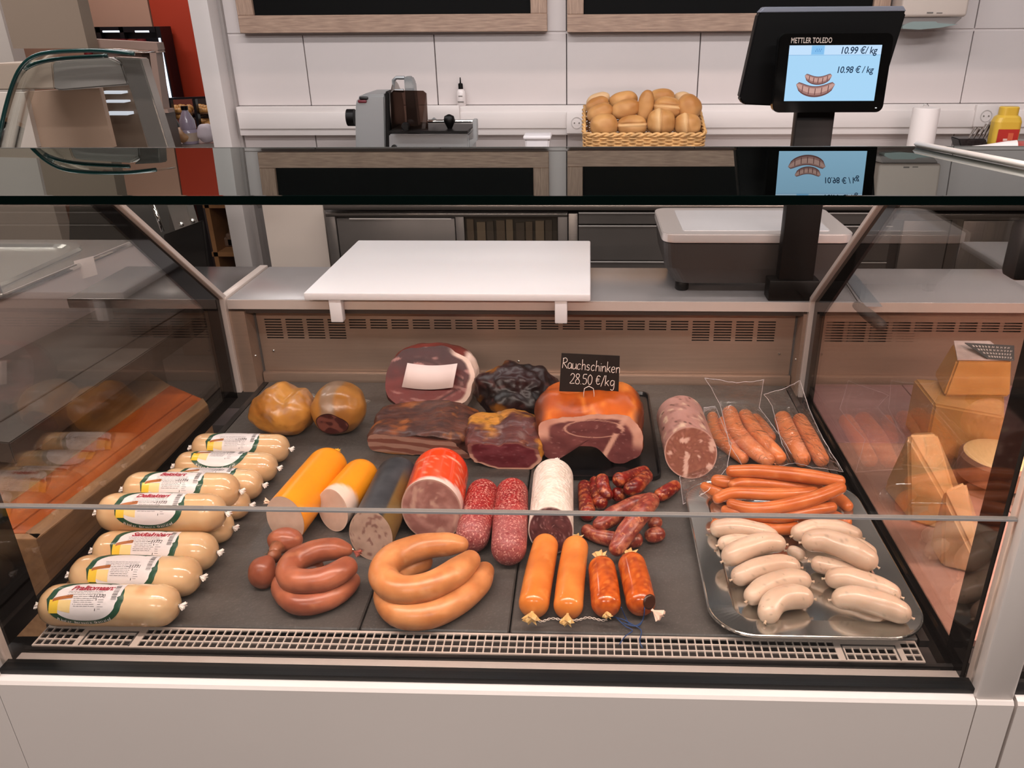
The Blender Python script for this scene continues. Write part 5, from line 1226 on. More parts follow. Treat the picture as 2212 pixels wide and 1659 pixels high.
# ------------------------------------------------------------------ vacuum bags with sausages
bg_m = meat('bag_sausage_skin', rough=.3, coat=.4, bump=.1, noise_amt=.03, sss=.15)
bcf = rc('#e39260', '#d58049', '#edac7f', 9)
BG = 'thick orange sausages packed in clear bags'
bagged = [([(1538, 896, 12, 0), (1550, 945, 14, 0), (1612, 996, 13, 0)], 'darker bagged sausage at the far left of the bags'),
 ([(1560, 906, 12, 0), (1580, 950, 14, 0), (1622, 984, 12, 0)], 'bagged sausage mostly behind the front left pair'),
 ([(1628, 900, 12, 0), (1650, 925, 13, 0), (1668, 950, 12, 0)], 'bagged sausage seen between the two pairs'),
 ([(1574, 886, 17, .012), (1592, 932, 18, .012), (1632, 975, 18, .012), (1670, 1000, 15, .01)], 'left sausage of the front left bagged pair'),
 ([(1606, 892, 15, .012), (1634, 935, 17, .012), (1668, 972, 17, .012), (1692, 996, 14, .01)], 'right sausage of the front left bagged pair'),
 ([(1688, 898, 18, 0), (1706, 942, 20, 0), (1738, 1000, 18, 0)], 'left sausage of the right bagged pair'),
 ([(1724, 902, 16, 0), (1748, 945, 18, 0), (1778, 1000, 17, 0)], 'right sausage of the right bagged pair beside the side glass')]
for i, (c, lab) in enumerate(bagged): whole('bagged_sausage', lab, 'sausage', c, bcf, bg_m, group=BG, n=34, nr=20, seed=i)
def film(name, label, rows, wr=.0025, seed=0, nx=36, ny=36):
    """rows of (px,py,z above slate) control points, bilinear surface with crumples"""
    G_ = [[az(x, y, ZD+z) for x, y, z in r] for r in rows]; mb = MB(); g = {}
    def S(line, u):
        k = u*(len(line)-1); i = min(int(k), len(line)-2); return line[i].lerp(line[i+1], k-i)
    for i in range(nx+1):
        for j in range(ny+1):
            p = S([S(r, i/nx) for r in G_], j/ny); p.z += wr*(noise.noise(p*45+Vector((seed, 0, 0)))+.6*abs(noise.noise(p*110+Vector((seed, 2, 0))))); p.y += wr*.7*noise.noise(p*60+Vector((0, seed, 0))); g[i, j] = mb.bm.verts.new(p)
    for i in range(nx):
        for j in range(ny): mb.bm.faces.new((g[i, j], g[i+1, j], g[i+1, j+1], g[i, j+1]))
    seal = [g[i, 0].co.copy() for i in range(nx+1)]; sd1 = [g[0, j].co.copy() for j in range(ny+1)]; sd2 = [g[nx, j].co.copy() for j in range(ny+1)]; bt = [g[i, ny].co.copy() for i in range(nx+1)]
    o = mb.build(name, M_film, smooth=True, label=label, cat='plastic bag', group='clear plastic bags around sausages'); o.modifiers.new('s', 'SOLIDIFY').thickness = .0003
    mb = MB()
    for e in (seal, sd1, sd2, bt): mb.sweep(e, .0005, 5)
    mb.build('seal_edge', mat('seal_edge', '#c9c2c4', .2, coat=.5), o, smooth=True); return o
film('plastic_bag', 'clear plastic bag over the left sausage pair, its open end standing up', [[(1522, 815, .10), (1590, 828, .10), (1650, 820, .10)], [(1555, 872, .05), (1605, 868, .055), (1640, 880, .04)], [(1576, 960, .043), (1630, 940, .052), (1690, 948, .042)], [(1604, 1008, .004), (1665, 1012, .035), (1722, 998, .006)]], seed=1)
film('plastic_bag', 'clear plastic bag around the right sausage pair, tucked against the side glass', [[(1650, 852, .07), (1690, 842, .085), (1728, 822, .09)], [(1668, 878, .045), (1705, 880, .055), (1748, 884, .04)], [(1690, 962, .045), (1730, 955, .052), (1778, 950, .043)], [(1710, 1000, .004), (1770, 1012, .042), (1822, 1020, .006)]], seed=5)
film('plastic_bag', 'loose flat end of a clear plastic bag near the brawn sausage', [[(1520, 880, .03), (1545, 878, .034)], [(1525, 960, .03), (1580, 960, .04)], [(1468, 1030, .004), (1570, 1012, .03)], [(1476, 1090, .002), (1530, 1060, .022)]], seed=8, nx=20, ny=24)
# ------------------------------------------------------------------ cheese counter on the right
CX0, CX1 = XMR[1]+.001, 1.75
C2 = thing('cheese_counter', 'neighbouring refrigerated cheese counter on the right behind the side glass', 'display counter', (1.1, 1.2, 0))
box('base_cabinet', (CX0, ys+.02, .1), (CX1, 1.83, .735), white_lacquer, C2)
MB().prism([(CX0+.002, YG+.01, zs-.02), (CX0+.002, YG+.01, zs), (CX0+.002, ys+.003, zl), (CX0+.002, ys, zl-.004), (CX0+.002, ys, .12), (CX0+.002, ys+.02, .12), (CX0+.002, ys+.02, zs-.02)], (CX1-CX0, 0, 0)).build('front_fascia', white_lacquer, C2)
box('glass_gasket', (CX0, YG-.006, zs-.004), (CX1, YG+.012, zs+.004), gasket, C2)
box('sill_channel', (CX0, YG+.012, .70), (CX1, .80, ZD-.045), mat('channel', '#1b1816', .5), C2)
box('upper_front_pane', (CX0, YG, zj+.0015), (CX1, YG+.006, gz(YG)-.009), M_front, C2)
box('lower_front_pane', (CX0, YG, zs), (CX1, YG+.006, zj-.0015), M_front, C2)
box('pane_joint', (CX0, YG-.0003, zj-.0013), (CX1, YG+.0063, zj+.0013), mat('joint_grey', '#8d8783', .25), C2)
CX2 = .497                                       # inside the cheese case starts right behind the side pane
gxs = []; x = CX0+.02
while x < CX0+.3: gxs += [x, x+.0018]; x += pitch
MB().grille(gxs, gy, ghole, lambda x, y: (x, y, ZD-.001), (0, 0, -.002)).build('air_grille', mat('grille_alu', '#cbbdb3', .4, metal=.25), C2)
box('grille_well', (CX2, .794, ZD-.03), (CX1, .834, ZD-.012), mat('well_dark', '#2a2320', .6), C2)
board_m = mat('pink_board', '#b88f80', .45, col2='#a57b6f', nscale=9, nstretch=(1, 7, 7), bump=.1)
board_n = mat('pink_board_back', '#a37a7c', .45, col2='#956f73', nscale=9, nstretch=(1, 7, 7), bump=.1)
xb0 = az(1883, 1084, ZD).x
box('side_rail', (CX2, .836, ZD-.02), (xb0-.001, YB, ZD-.001), steel_dark, C2)
ysm = az(1950, 957, ZD).y
for k in range(5):
    a = xb0+k*.22
    box('deck_board', (a, .836, ZD-.012), (a+.218, ysm-.001, ZD), board_m, C2, bev=.001, seg=1); box('deck_board', (a, ysm+.001, ZD-.012), (a+.218, YB-.005, ZD), board_n, C2, bev=.001, seg=1)
gl1 = ay(1786, 700, YB).x; ng2 = 14; xs_ = [CX2]
for k in range(ng2): xs_ += [gl1+k*glp, gl1+k*glp+glp*.8]
xs_.append(CX1)
def vhole2(i, j):
    if i % 2 == 0 or j % 2 == 0: return False
    g = (i-1)//2; r = (j-1)//2
    return (0 <= g < ng2) and (r >= 4 or g < 3)
MB().grille(xs_, zrows, vhole2, lambda x, z: (x, YB, z), (0, .0015, 0)).build('vented_back_panel', steel_warm, C2)
box('vent_backing', (CX2, YB+.012, ZD-.01), (CX1, YB+.02, ZW-.03), mat('vent_dark', '#1a1412', .7), C2)
box('worktop', (XMR[0]-.002, 1.603, ZW-.022), (CX1, yb, ZW), mat('worktop_pale', '#b9b7bd', .25, metal=.4), C2, bev=.002)
box('worktop_lip', (XMR[0]-.002, 1.6005, ZW-.021), (CX1, 1.603, ZW-.0005), alu_pink_lit, C2)
box('worktop_lip', (XML[1]-.026, 1.6005, ZW-.021), (XMR[0]-.004, 1.603, ZW-.0005), alu_pink_lit, C)  # lip colour carries the pink reflection along the worktop front
# hinge at the right edge of the picture
hp = ay(2206, 540, .83)
box('glass_hinge', (hp.x-.010, .815, hp.z-.03), (hp.x+.02, .845, hp.z+.03), black_plastic, C2, bev=.006)
# knife and film on the worktop
k0, k1, k2, k3 = [az(x, y, ZW+.002) for x, y in ((1838, 612), (1905, 664), (1862, 664), (1818, 600))]
t = thing('cheese_knife', 'wide cheese knife with a dark grey handle overhanging the right worktop edge', 'knife', ((k1.x+k2.x)/2, 1.62, ZW))
MB().prism([tuple(az(x, y, ZW+.001)) for x, y in ((1817, 590), (1840, 585), (1906, 663), (1870, 663))], (0, 0, .0012)).build('blade', mat('blade_blue', '#aab6c6', .2, metal=.6), t)
ha, hb = az(1846, 655, ZW+.006), ay(1886, 708, 1.50)
hb = ha+(az(1856, 668, ZW+.006)-ha)*0+Vector((.035, -.085, -.022))
mb, _, _ = sausage_mesh([(ha, .010), (ha.lerp(hb, .5), .0135), (hb, .0135)], n=24, nr=16, cap=1, world=True, sq=.8); mb.build('handle', mat('handle_grey', '#3a3230', .5), t)
MB().sweep([az(1822, 604, ZW+.004), az(1852, 650, ZW+.006)], .0012, 6).build('blade_spine', seam_dark, t)

# cheeses
ch_m = meat('cheese', rough=.35, coat=.45, crough=.12, bump=.12, bscale=30, sss=.15, noise_amt=.03)
def hull(name, label, pts, colfn, cat='cheese', group='cut cheeses behind the side glass', bev=.004, m_=None, part='paste'):
    c = sum((Vector(p) for p in pts), Vector())/len(pts); zb = min(p[2] for p in pts); t = thing(name, label, cat, (c.x, c.y, zb), group=group)
    bm = bmesh.new(); vs = [bm.verts.new(p) for p in pts]; bmesh.ops.convex_hull(bm, input=vs); bmesh.ops.dissolve_limit(bm, angle_limit=.03, verts=bm.verts, edges=bm.edges)
    bmesh.ops.bevel(bm, geom=list(bm.edges), offset=bev, segments=3, affect='EDGES', clamp_overlap=True); bmesh.ops.triangulate(bm, faces=bm.faces); bmesh.ops.subdivide_edges(bm, edges=bm.edges, cuts=5, use_grid_fill=True)
    mb = MB(); mb.merge(bm); mb.build(part, m_ or ch_m, t, smooth=None, color=lambda v: colfn(v.co, v.co-c)); return t
def cc(a, b, rd=None, rindx=None):
    def f(p, q):
        c = mixc(hexc(a), hexc(b), .5+fbm(Vector((p.x, p.y, p.z*2)), 22, 4)); 
        if rindx is not None and q.x < rindx: c = mixc(hexc(rd), hexc('#a08050'), .5+fbm(p, 30, 8))
        return c
    return f
z0 = ZD+.0005
def B(x, y, z=z0): return tuple(az(x, y, z))
def T(x, y, Y): return tuple(ay(x, y, Y))
hull('cheese_wedge', 'tall pale hard cheese wedge wrapped in film, nearest the side glass', [B(1908, 1056), B(1965, 1126), B(2092, 1165), B(2078, 1065), T(1962, 940, 1.15), T(2024, 938, 1.15), T(1970, 935, 1.20), T(2020, 934, 1.20)], cc('#cfa46c', '#dcb98c'))
hull('cheese_wedge', 'smaller cheese wedge in front, partly behind the glass border', [B(2008, 1176), B(2035, 1225), B(2125, 1245), B(2120, 1150), T(2038, 1062, .98), T(2086, 1040, 1.0), T(2050, 1058, 1.02), T(2084, 1044, 1.04)], cc('#d6b083', '#e0bf97'))
zt5 = ZD+.105
tp = [Vector(az(x, y, zt5)) for x, y in ((1974, 817), (2018, 873), (2170, 900), (2170, 830))]
hull('cheese_block', 'large block of mature cheese with a grey-brown rind on its left side', [tuple(p) for p in tp]+[(p.x, p.y, ZD+.0005) for p in tp], cc('#b98a4c', '#c99b5c', '#75603a', -.075))
pb_ = tp[1]; yb5 = pb_.y+.03
lo = [T(2035, 873, yb5), T(2175, 889, yb5)]; zl5 = zt5+.001; zh5 = T(2068, 778, yb5+.01)[2]
q = [(lo[0][0], yb5, zl5), (lo[1][0], yb5, zl5), (T(2068, 778, yb5+.01)[0], yb5+.01, zh5), (T(2185, 784, yb5+.01)[0], yb5+.01, zh5)]
q += [(q[0][0]+.02, yb5+.10, zl5), (q[1][0], yb5+.10, zl5), (q[2][0]+.03, yb5+.10, zh5), (q[3][0], yb5+.10, zh5)]
t = hull('cheese_block', 'orange-yellow cheese piece with white paper on top, standing on the larger block', q, cc('#c8924f', '#d6a463'))
MB().prism([(q[2][0]-.001, q[2][1]-.002, zh5+.0005), (q[3][0], q[3][1]-.002, zh5+.0005), (q[7][0], q[7][1], zh5+.0005), (q[6][0], q[6][1], zh5+.0005)], (0, 0, .0025)).build('paper_cover', mat('cheese_paper', '#c9b4b0', .5, noise_amt=.15, nscale=60), t)
sg = [ay(x, y, q[2][1]+dy) for x, y, dy in ((2132, 780, -.005), (2190, 784, -.005), (2190, 752, .05), (2083, 746, .05))]
t = thing('price_sign', 'tilted dark sign with white scribbled lines on the upper cheese block', 'sign', (sg[0].x+.03, sg[0].y, zh5+.003))
for s_4 in sg: s_4.z += .004
MB().prism([tuple(p) for p in sg], (0, .001, .001)).build('card', mat('card_grey', '#43474b', .4), t)
mb = MB(); rnd = random.Random(4)
for r in range(4):
    y = .82-.22*r; x = .08+.02*r
    def S4(u, v): return (sg[0]*(1-u)+sg[1]*u)*(1-v)+(sg[3]*(1-u)+sg[2]*u)*v+Vector((0, -.0008, .0012))
    while x < .92:
        w_ = .03+.04*rnd.random(); mb.sweep([S4(x, y-.05), S4(x+w_*.4, y+.06), S4(x+w_*.6, y-.05), S4(x+w_, y+.05)], .0006, 5); x += w_+.03
mb.build('handwriting', chalk, t)
rc_ = az(2152, 1010, ZD+.03)
t = thing('round_cheese', 'round creamy cheese with brown rind on a glass dish, cut at the edge', 'cheese', (rc_.x, rc_.y, ZD), group='cut cheeses behind the side glass')
MB().lathe([(.055, .012), (.062, .016), (.063, .05), (.058, .056)], Matrix.Translation((rc_.x, rc_.y, ZD)), 40).build('rind', mat('rind_brown', '#8a5f48', .5, noise_amt=.2, nscale=50), t, smooth=40)
MB().lathe([(.057, .0562), (.050, .060), (.001, .061)], Matrix.Translation((rc_.x, rc_.y, ZD)), 40).build('paste', mat('cream_paste', '#e2bd87', .35, coat=.3), t, smooth=40)
MB().lathe([(.05, .001), (.075, .003), (.09, .010), (.092, .012), (.075, .006), (.05, .0045)], Matrix.Translation((rc_.x, rc_.y, ZD)), 48).build('dish', M_glass, t, smooth=50)

# ------------------------------------------------------------------ left neighbour: dark ledge and wooden display bin
t = thing('stone_ledge', 'dark grey stone ledge slab seen through the left side glass', 'ledge', (-1.2, 1.5, .858))
L2a, L2b = Vector((-.979, 1.160, .90)), Vector((-.930, 1.90, .90))
MB().prism([tuple(L2a), tuple(L2b), (-1.21, 1.90, .90), (-1.28, 1.21, .90)], (0, 0, -.042), bev=.002).build('ledge_slab', mat('ledge_stone', '#4f4844', .45, noise_amt=.15, nscale=14, bump=.3), t)
s0, s1 = az(0, 911, .9005), az(431, 648, .9005)
MB().sweep([s0, s1], .0022, 6).build('joint_strip', seam_dark, t)
wood_c = mat('bin_wood', '#b48c66', .5, col2='#977252', nscale=8, nstretch=(9, 1, 9), bump=.15)
wood_o = mat('bin_wood_orange_lit', '#c4601c', .42, col2='#ad4f16', nscale=8, nstretch=(9, 1, 9), bump=.1)  # orange light falling on the planks is put into this wood colour
t = thing('wooden_bin', 'wooden display bin with orange-lit planks left of the meat counter', 'display bin', (-1.0, 1.4, .5))
L6a, L6b = Vector((-.874, 1.027, 0)), Vector((-.812, 1.515, 0)); L5a, L5b = Vector((-.905, 1.045, 0)), Vector((-.839, 1.55, 0)); L4a, L4b = Vector((-1.0, 1.045, 0)), Vector((-.945, 1.62, 0)); L3a, L3b = Vector((-1.10, 1.045, 0)), Vector((-1.04, 1.70, 0))
L2c, L2d = Vector((-1.22, 1.045, 0)), Vector((-1.16, 1.78, 0))
def pr(a, b, c, d, z0_, z1_, nm, m_): return MB().prism([(p.x, p.y, z1_) for p in (a, b, c, d)], (0, 0, z0_-z1_), bev=.001).build(nm, m_, t)
pr(L6a, L6b, L5b, L5a, .60, .80, 'side_board', wood_c)
off5 = (L4a-L5a)
for (a, b, c, d, m_) in ((L5a, L5b, L5b.lerp(L4b, .3), L5a.lerp(L4a, .3), wood_o), (L5a.lerp(L4a, .31), L5b.lerp(L4b, .31), L4b, L4a, wood_o), (L4a, L4b, L3b, L3a, wood_c), (L3a, L3b, L2d, L2c, wood_c)):
    pr(a+Vector((-.001, .002, 0)), b+Vector((-.001, 0, 0)), c, d, .782, .797, 'plank', m_)
fr0 = Vector((-1.25, 1.015, 0))
pr(L6a, L6a+Vector((-.002, .016, 0)), fr0+Vector((0, .016, 0)), fr0, .60, .80, 'front_board', wood_c)
box('bin_floor', (-1.25, 1.06, .58), (-.86, 1.8, .60), mat('bin_dark', '#2c211b', .6), t)
box('side_cabinet', (-1.25, .80, 0), (-.80, 1.95, .575), steel_dark, label='dark lower cabinet beneath the wooden bin on the left', cat='cabinet')

# hot food counter further left and back
t = thing('hot_food_counter', 'stainless hot food counter with curved glass at the far left', 'hot counter', (-1.7, 2.0, 0))
hw_steel = mat('hot_steel', '#a8a49e', .25, metal=.85, noise_amt=.06, nscale=6)
pale = mat('pale_panel', '#b3a5a3', .3, coat=.3)
ra, rb = az(-60, 670, 1.0), az(330, 507, 1.0); dr = (rb-ra).normalized()
MB().sweep([ra, rb], .006, 8).build('glass_rail', chrome, t, smooth=40)
mb = MB(); mb.prism([tuple(ra), tuple(rb), (rb.x, rb.y, .74), (ra.x, ra.y, .74)], (-.02, 0, 0)); mb.build('side_panel', pale, t)
mb = MB(); mb.prism([(ra.x-.02, ra.y, .985), (rb.x-.02, rb.y, .985), (-2.6, rb.y, .985), (-2.6, ra.y, .985)], (0, 0, -.02)); mb.build('counter_top', hw_steel, t)
wx0, wy0 = az(290, 510, .986).x, 0
c0_ = az(60, 575, .986)
P3 = rrect(-2.0, ra.y+.12, ra.x-.08, rb.y-.06, .07, .992)
mb = MB(); rr = [rrect(-2.0+i, ra.y+.12+i, ra.x-.08-i, rb.y-.06-i, .07, z) for i, z in ((0, .986), (.004, .994), (.02, .994), (.03, .987), (.05, .9865))]
for A_, B_ in zip(rr, rr[1:]):
    for k in range(len(A_)): mb.face([A_[k], A_[(k+1) % len(A_)], B_[(k+1) % len(A_)], B_[k]])
mb.face(rr[-1]); mb.build('food_pan', mat('pan_steel', '#c3c6c2', .18, metal=.8), t, smooth=35)
pv = az(2, 640, 1.0)
MB().sweep([pv, pv+Vector((0, 0, .27))], .006, 10).build('glass_upright', chrome, t, smooth=40)
nt_ = [az(x, y, 1.0) for x, y in ((184, 566),)][0]
ty_ = nt_.y-.03
MB().prism([tuple(ay(x, y, ty_)) for x, y in ((159, 564), (201, 553), (211, 593), (168, 606))], (0, .001, 0)).build('paper_tag', mat('tag_paper', '#d0c4c1', .6), label='small square white paper tag stuck on the rail of the hot counter', cat='tag')
Yh = 2.15
def HH(px, py, y=Yh): return ay(px, py, y)
MB().prism([tuple(HH(x, y)) for x, y in ((128, 132), (236, 124), (262, 136), (278, 184), (130, 196), (115, 192), (112, 136))], (0, .04, 0), bev=.004).build('hood', mat('hood_grey', '#8e8882', .45, metal=.3), t, smooth=30)
MB().prism([tuple(HH(x, y)) for x, y in ((-60, 140), (112, 134), (118, 192), (-60, 196))], (0, .3, 0), bev=.003).build('hood_side', mat('hood_beige', '#a08f80', .5), t)
MB().prism([tuple(HH(x, y, Yh-.02)) for x, y in ((242, 123), (304, 126), (306, 134), (420, 500), (378, 500), (262, 136))], (0, .04, 0), bev=.003).build('end_post', hw_steel, t, smooth=30)
MB().prism([tuple(HH(x, y, Yh+.3)) for x, y in ((-60, 200), (52, 200), (80, 318), (-60, 318))], (0, .02, 0)).build('white_backboard', mat('far_white', '#c6bab0', .7), t)
MB().prism([tuple(HH(x, y, Yh+.32)) for x, y in ((52, 198), (214, 190), (245, 318), (80, 318))], (0, .02, 0)).build('beige_backboard', mat('back_beige', '#9c8370', .5, noise_amt=.06, nscale=5), t)
MB().prism([tuple(HH(x, y, Yh+.4)) for x, y in ((214, 184), (282, 184), (322, 330), (244, 330))], (0, .02, 0)).build('shelf_back', mat('shelf_back', '#6b5b4e', .3, metal=.4), t)
for py, h_ in ((198, 5), (218, 4), (243, 6)):
    MB().prism([tuple(HH(x, y, Yh+.36)) for x, y in ((212+(py-190)*.2, py), (258+(py-190)*.3, py), (259+(py-190)*.3, py+h_), (213+(py-190)*.2, py+h_))], (0, .05, 0)).build('warming_shelf', emi('shelf_glow', '#d8dde6', .8), t)
teal = mat('teal_edge', '#0c2e2c', .15, coat=.5)
for nm, Y_, pp in (('curved_glass_edge', Yh-.08, ((290, 116), (210, 109), (120, 112), (75, 121), (48, 142), (30, 175), (14, 225), (0, 285), (-14, 350))), ('curved_glass_edge', Yh-.04, ((232, 120), (120, 128), (66, 142), (42, 165), (26, 205), (10, 262), (-6, 330)))):
    o_, L_ = catmull([ay(x, y, Y_) for x, y in pp]); pts_ = [sample(o_, L_, L_[-1]*i/40) for i in range(41)]
    MB().sweep(pts_, .005, 8).build(nm, teal, t, smooth=True)
    if Y_ < Yh-.05:
        mb = MB(); g = [[mb.bm.verts.new(p+Vector((0, dy, 0))) for dy in (0, .10)] for p in pts_]
        for a, b in zip(g, g[1:]): mb.bm.faces.new((a[0], b[0], b[1], a[1]))
        o = mb.build('curved_glass', M_glass, t, smooth=True); o.modifiers.new('s', 'SOLIDIFY').thickness = .004
box('corner_worktop', (-1.12, 1.603, ZW-.022), (XL-.009, yb+.0, ZW), mat('corner_steel', '#6e6b6b', .25, metal=.8), bev=.002, label='small dark steel worktop in the corner left of the white divider strip', cat='worktop')
# dark splash panel with bolts behind the worktop corner
Ys = 1.95
MB().prism([tuple(ay(x, y, Ys)) for x, y in ((352, 508), (436, 477), (457, 640), (385, 640))], (0, .012, 0), bev=.002).build('splash_panel', mat('splash_dark', '#413f3e', .22, metal=.9), t)
for px, py in ((392, 484), (416, 477)):
    c = ay(px, py, Ys-.004); t0 = bmesh.new(); bmesh.ops.create_uvsphere(t0, u_segments=14, v_segments=8, radius=.0065); t0.transform(Matrix.Translation(c)); MB().merge(t0).build('bolt', chrome, t, smooth=True)
MB().sweep([ay(330, 440, Ys+.05), ay(352, 500, Ys+.05)], .005, 8).build('tap_pipe', chrome, t, smooth=True)
box('counter_body', (-2.6, ra.y+.03, 0), (ra.x-.03, 2.25, .96), steel_dark, t)
MB().prism([tuple(ay(x, y, 2.5)) for x, y in ((150, 415), (365, 355), (365, 520), (150, 520))], (0, .05, 0)).build('rear_steel', hw_steel, t)

# ------------------------------------------------------------------ bakery corner far behind
Yk = 5.08
def KK(px, py, y=Yk): return ay(px, py, y)
t = thing('chilled_cabinet', 'tall dark-framed chilled cabinet with bright light strips by the orange wall', 'fridge', (KK(270, 300).x, Yk, 0))
xa, xb, zk = KK(176, 52).x, KK(350, 140).x, KK(260, 58).z
box('cabinet_shell', (xa, Yk+.04, 0), (xb, Yk+.2, zk), mat('cab_navy', '#15131c', .4), t)
for px in (182, 212, 262, 342): 
    c = KK(px, 70).x; box('door_frame', (c-.012, Yk, .1), (c+.014, Yk+.03, zk), mat('frame_black', '#130f14', .35), t)
box('door_frame', (xa, Yk, zk-.03), (xb, Yk+.03, zk), mat('frame_black', '#130f14', .35), t)
led = emi('led_strip', '#dfe8ff', 2.2)
for a, b in ((222, 258), (292, 322)): MB().box(KK(a, 70, Yk-.001), KK(b, 66, Yk+.002)).build('light_strip', led, t)
MB().prism([tuple(KK(x, y, Yk-.004)) for x, y in ((342, 82), (346, 82), (371, 214), (366, 214))], (0, .003, 0)).build('light_strip', led, t)
for k in range(7):
    c = KK(190+k*20, 80, Yk+.03); MB().cyl((c.x, Yk+.0, c.z-.11), (c.x, Yk+.0, c.z-.01), .026, 10).build('stock_jar', mat('jar%d' % (k % 2), ('#7a1f22', '#8f3a2c')[k % 2], .4), t, smooth=40)
t = thing('drinks_shelf', 'pinkish framed glass cabinet standing before the chilled cabinet', 'glass cabinet', (KK(280, 300, 3.7).x, 3.7, 0))
Yd = 3.7
pk = mat('pink_frame', '#a98d80', .5)
for a in (((188, 84), (338, 92), (342, 108), (192, 106)), ((246, 108), (340, 108), (343, 114), (247, 114)), ((322, 108), (336, 108), (364, 320), (350, 320)), ((300, 236), (362, 236), (364, 244), (301, 244))):
    MB().prism([tuple(KK(x, y, Yd)) for x, y in a], (0, .06, 0)).build('frame', pk, t)
MB().prism([tuple(KK(x, y, Yd+.05)) for x, y in ((200, 108), (340, 108), (368, 320), (220, 320))], (0, .02, 0)).build('cabinet_back', mat('pink_back', '#a5877c', .35, noise_amt=.15, nscale=9), t)
MB().prism([tuple(KK(x, y, Yd+.03)) for x, y in ((306, 118), (322, 118), (352, 234), (338, 234))], (0, .01, 0)).build('inner_frame', mat('frame_brown', '#4b3a33', .4), t)
box('cabinet_base', (KK(300, 320, Yd).x, Yd+.0, 0), (KK(366, 300, Yd).x, Yd+.10, KK(330, 246, Yd).z), mat('base_brown', '#5f4d43', .5), t)
# bread shelf
Yb5 = 4.7
t = t_sh = thing('bakery_shelf', 'dark framed bakery shelf full of small golden pastries', 'shelf', (KK(420, 300, Yb5).x, Yb5, 0))
for a in (((358, 212), (480, 207), (480, 211), (358, 216)), ((415, 214), (421, 214), (436, 300), (430, 300)), ((362, 212), (367, 212), (384, 300), (378, 300))):
    MB().prism([tuple(KK(x, y, Yb5-.01)) for x, y in a], (0, .03, 0)).build('frame_bar', mat('frame_black', '#130f14', .35), t)
MB().prism([tuple(KK(x, y, Yb5+.25)) for x, y in ((358, 214), (480, 210), (490, 320), (380, 320))], (0, .02, 0)).build('shelf_back', mat('shelf_back_dark', '#32231f', .5), t)
MB().prism([tuple(KK(x, y, Yb5+.2)) for x, y in ((366, 214), (414, 214), (428, 280), (378, 280))], (0, .02, 0)).build('red_back', mat('red_back', '#74382c', .5), t)
SH = ((374, 415, 243), (384, 412, 256), (426, 480, 243), (434, 482, 273), (444, 486, 291))
gm = mat('pastry', '#c08a4c', .45, noise_amt=.15, nscale=30)
for a, b, y in SH: MB().prism([tuple(KK(x_, y_, Yb5+.02)) for x_, y_ in ((a, y), (b, y), (b+1, y+3), (a+1, y+3))], (0, .2, 0)).build('shelf_board', mat('shelf_brown', '#6b4a32', .5), t)
t0 = bmesh.new(); bmesh.ops.create_icosphere(t0, subdivisions=2, radius=.02)
for v in t0.verts: v.co.z *= .8
me = bpy.data.meshes.new('pastry'); t0.to_mesh(me); t0.free(); me.materials.append(gm)
for p_ in me.polygons: p_.use_smooth = True
rnd = random.Random(9); wh = ('upper left', 'lower left', 'top right', 'middle right', 'bottom right')
for si, (a, b, y) in enumerate(SH):
    n_ = int((b-a)/6)
    for r_ in range(2):
        for k in range(n_):
            c = KK(a+3+k*6+r_*3, y-4-r_*6, Yb5+.04+.03*r_); o = bpy.data.objects.new('pastry', me); COL.objects.link(o); o.location = c; o.rotation_euler = (rnd.random(), rnd.random(), rnd.random()*3); s5 = .85+.35*rnd.random(); o.scale = (s5,)*3
            setp(o, 'small golden pastry heaped on the %s board of the far bakery shelf' % wh[si], 'pastry', 'pastries on the %s bakery shelf board' % wh[si])
for px in (366, 486):
    c = KK(px, 300, Yb5); box('leg', (c.x-.02, Yb5+.2, 0), (c.x+.02, Yb5+.24, c.z+.05), mat('frame_black', '#130f14', .35), t_sh)
# table with bottle, loaf and white bag
Yt = 3.9; tz = KK(430, 312, Yt).z
wood_t = mat('table_wood', '#9a6c45', .5, noise_amt=.15, nscale=9)
t = thing('bakery_table', 'light wood cupboard with dark open compartments beyond the white post', 'cupboard', (KK(470, 500, Yt).x, Yt, 0))
x0, x1 = KK(375, 330, Yt).x, xe-.02
xx0 = KK(452, 520, Yt).x
box('table_top', (x0, Yt, tz-.03), (x1+.2, Yt+.5, tz-.001), mat('table_grey', '#8e827c', .4), t)
box('back_panel', (xx0, Yt+.4, 0), (x1+.2, Yt+.42, tz-.03), mat('cup_dark', '#2b1d17', .6), t)
for z_ in (KK(480, 440, Yt).z, KK(480, 545, Yt).z, .05): box('shelf', (xx0, Yt, z_-.022), (x1+.2, Yt+.4, z_), wood_t, t)
for px in (452, 530): c = KK(px, 500, Yt).x; box('side', (c, Yt, 0), (c+.022, Yt+.4, tz-.03), wood_t, t)
for k in range(3): c = KK(494+8*k, 530, Yt+.1); MB().box((c.x-.03, Yt+.1, KK(480, 545, Yt).z), (c.x+.06, Yt+.28, KK(480, 545, Yt).z+.05+.02*k), .01, 2).build('paper_pack', mat('pack_tan', '#6b5140', .7), t)
c = KK(413, 310, Yt+.03); t = thing('water_bottle', 'clear violet-tinted plastic bottle with black cap on the bakery table', 'bottle', (c.x, c.y, tz))
h9 = KK(410, 229, Yt+.03).z-tz
MB().lathe([(.034, 0), (.038, .006), (.038, h9*.35), (.034, h9*.38), (.036, h9*.42), (.035, h9*.62), (.015, h9*.86), (.013, h9*.9)], Matrix.Translation((c.x, c.y, tz)), 20).build('bottle_body', mat('violet_plastic', '#a598aa', .15, coat=.5), t, smooth=40)
MB().lathe([(.016, h9*.9), (.016, h9)], Matrix.Translation((c.x, c.y, tz)), 16).build('cap', black_plastic, t, smooth=40)
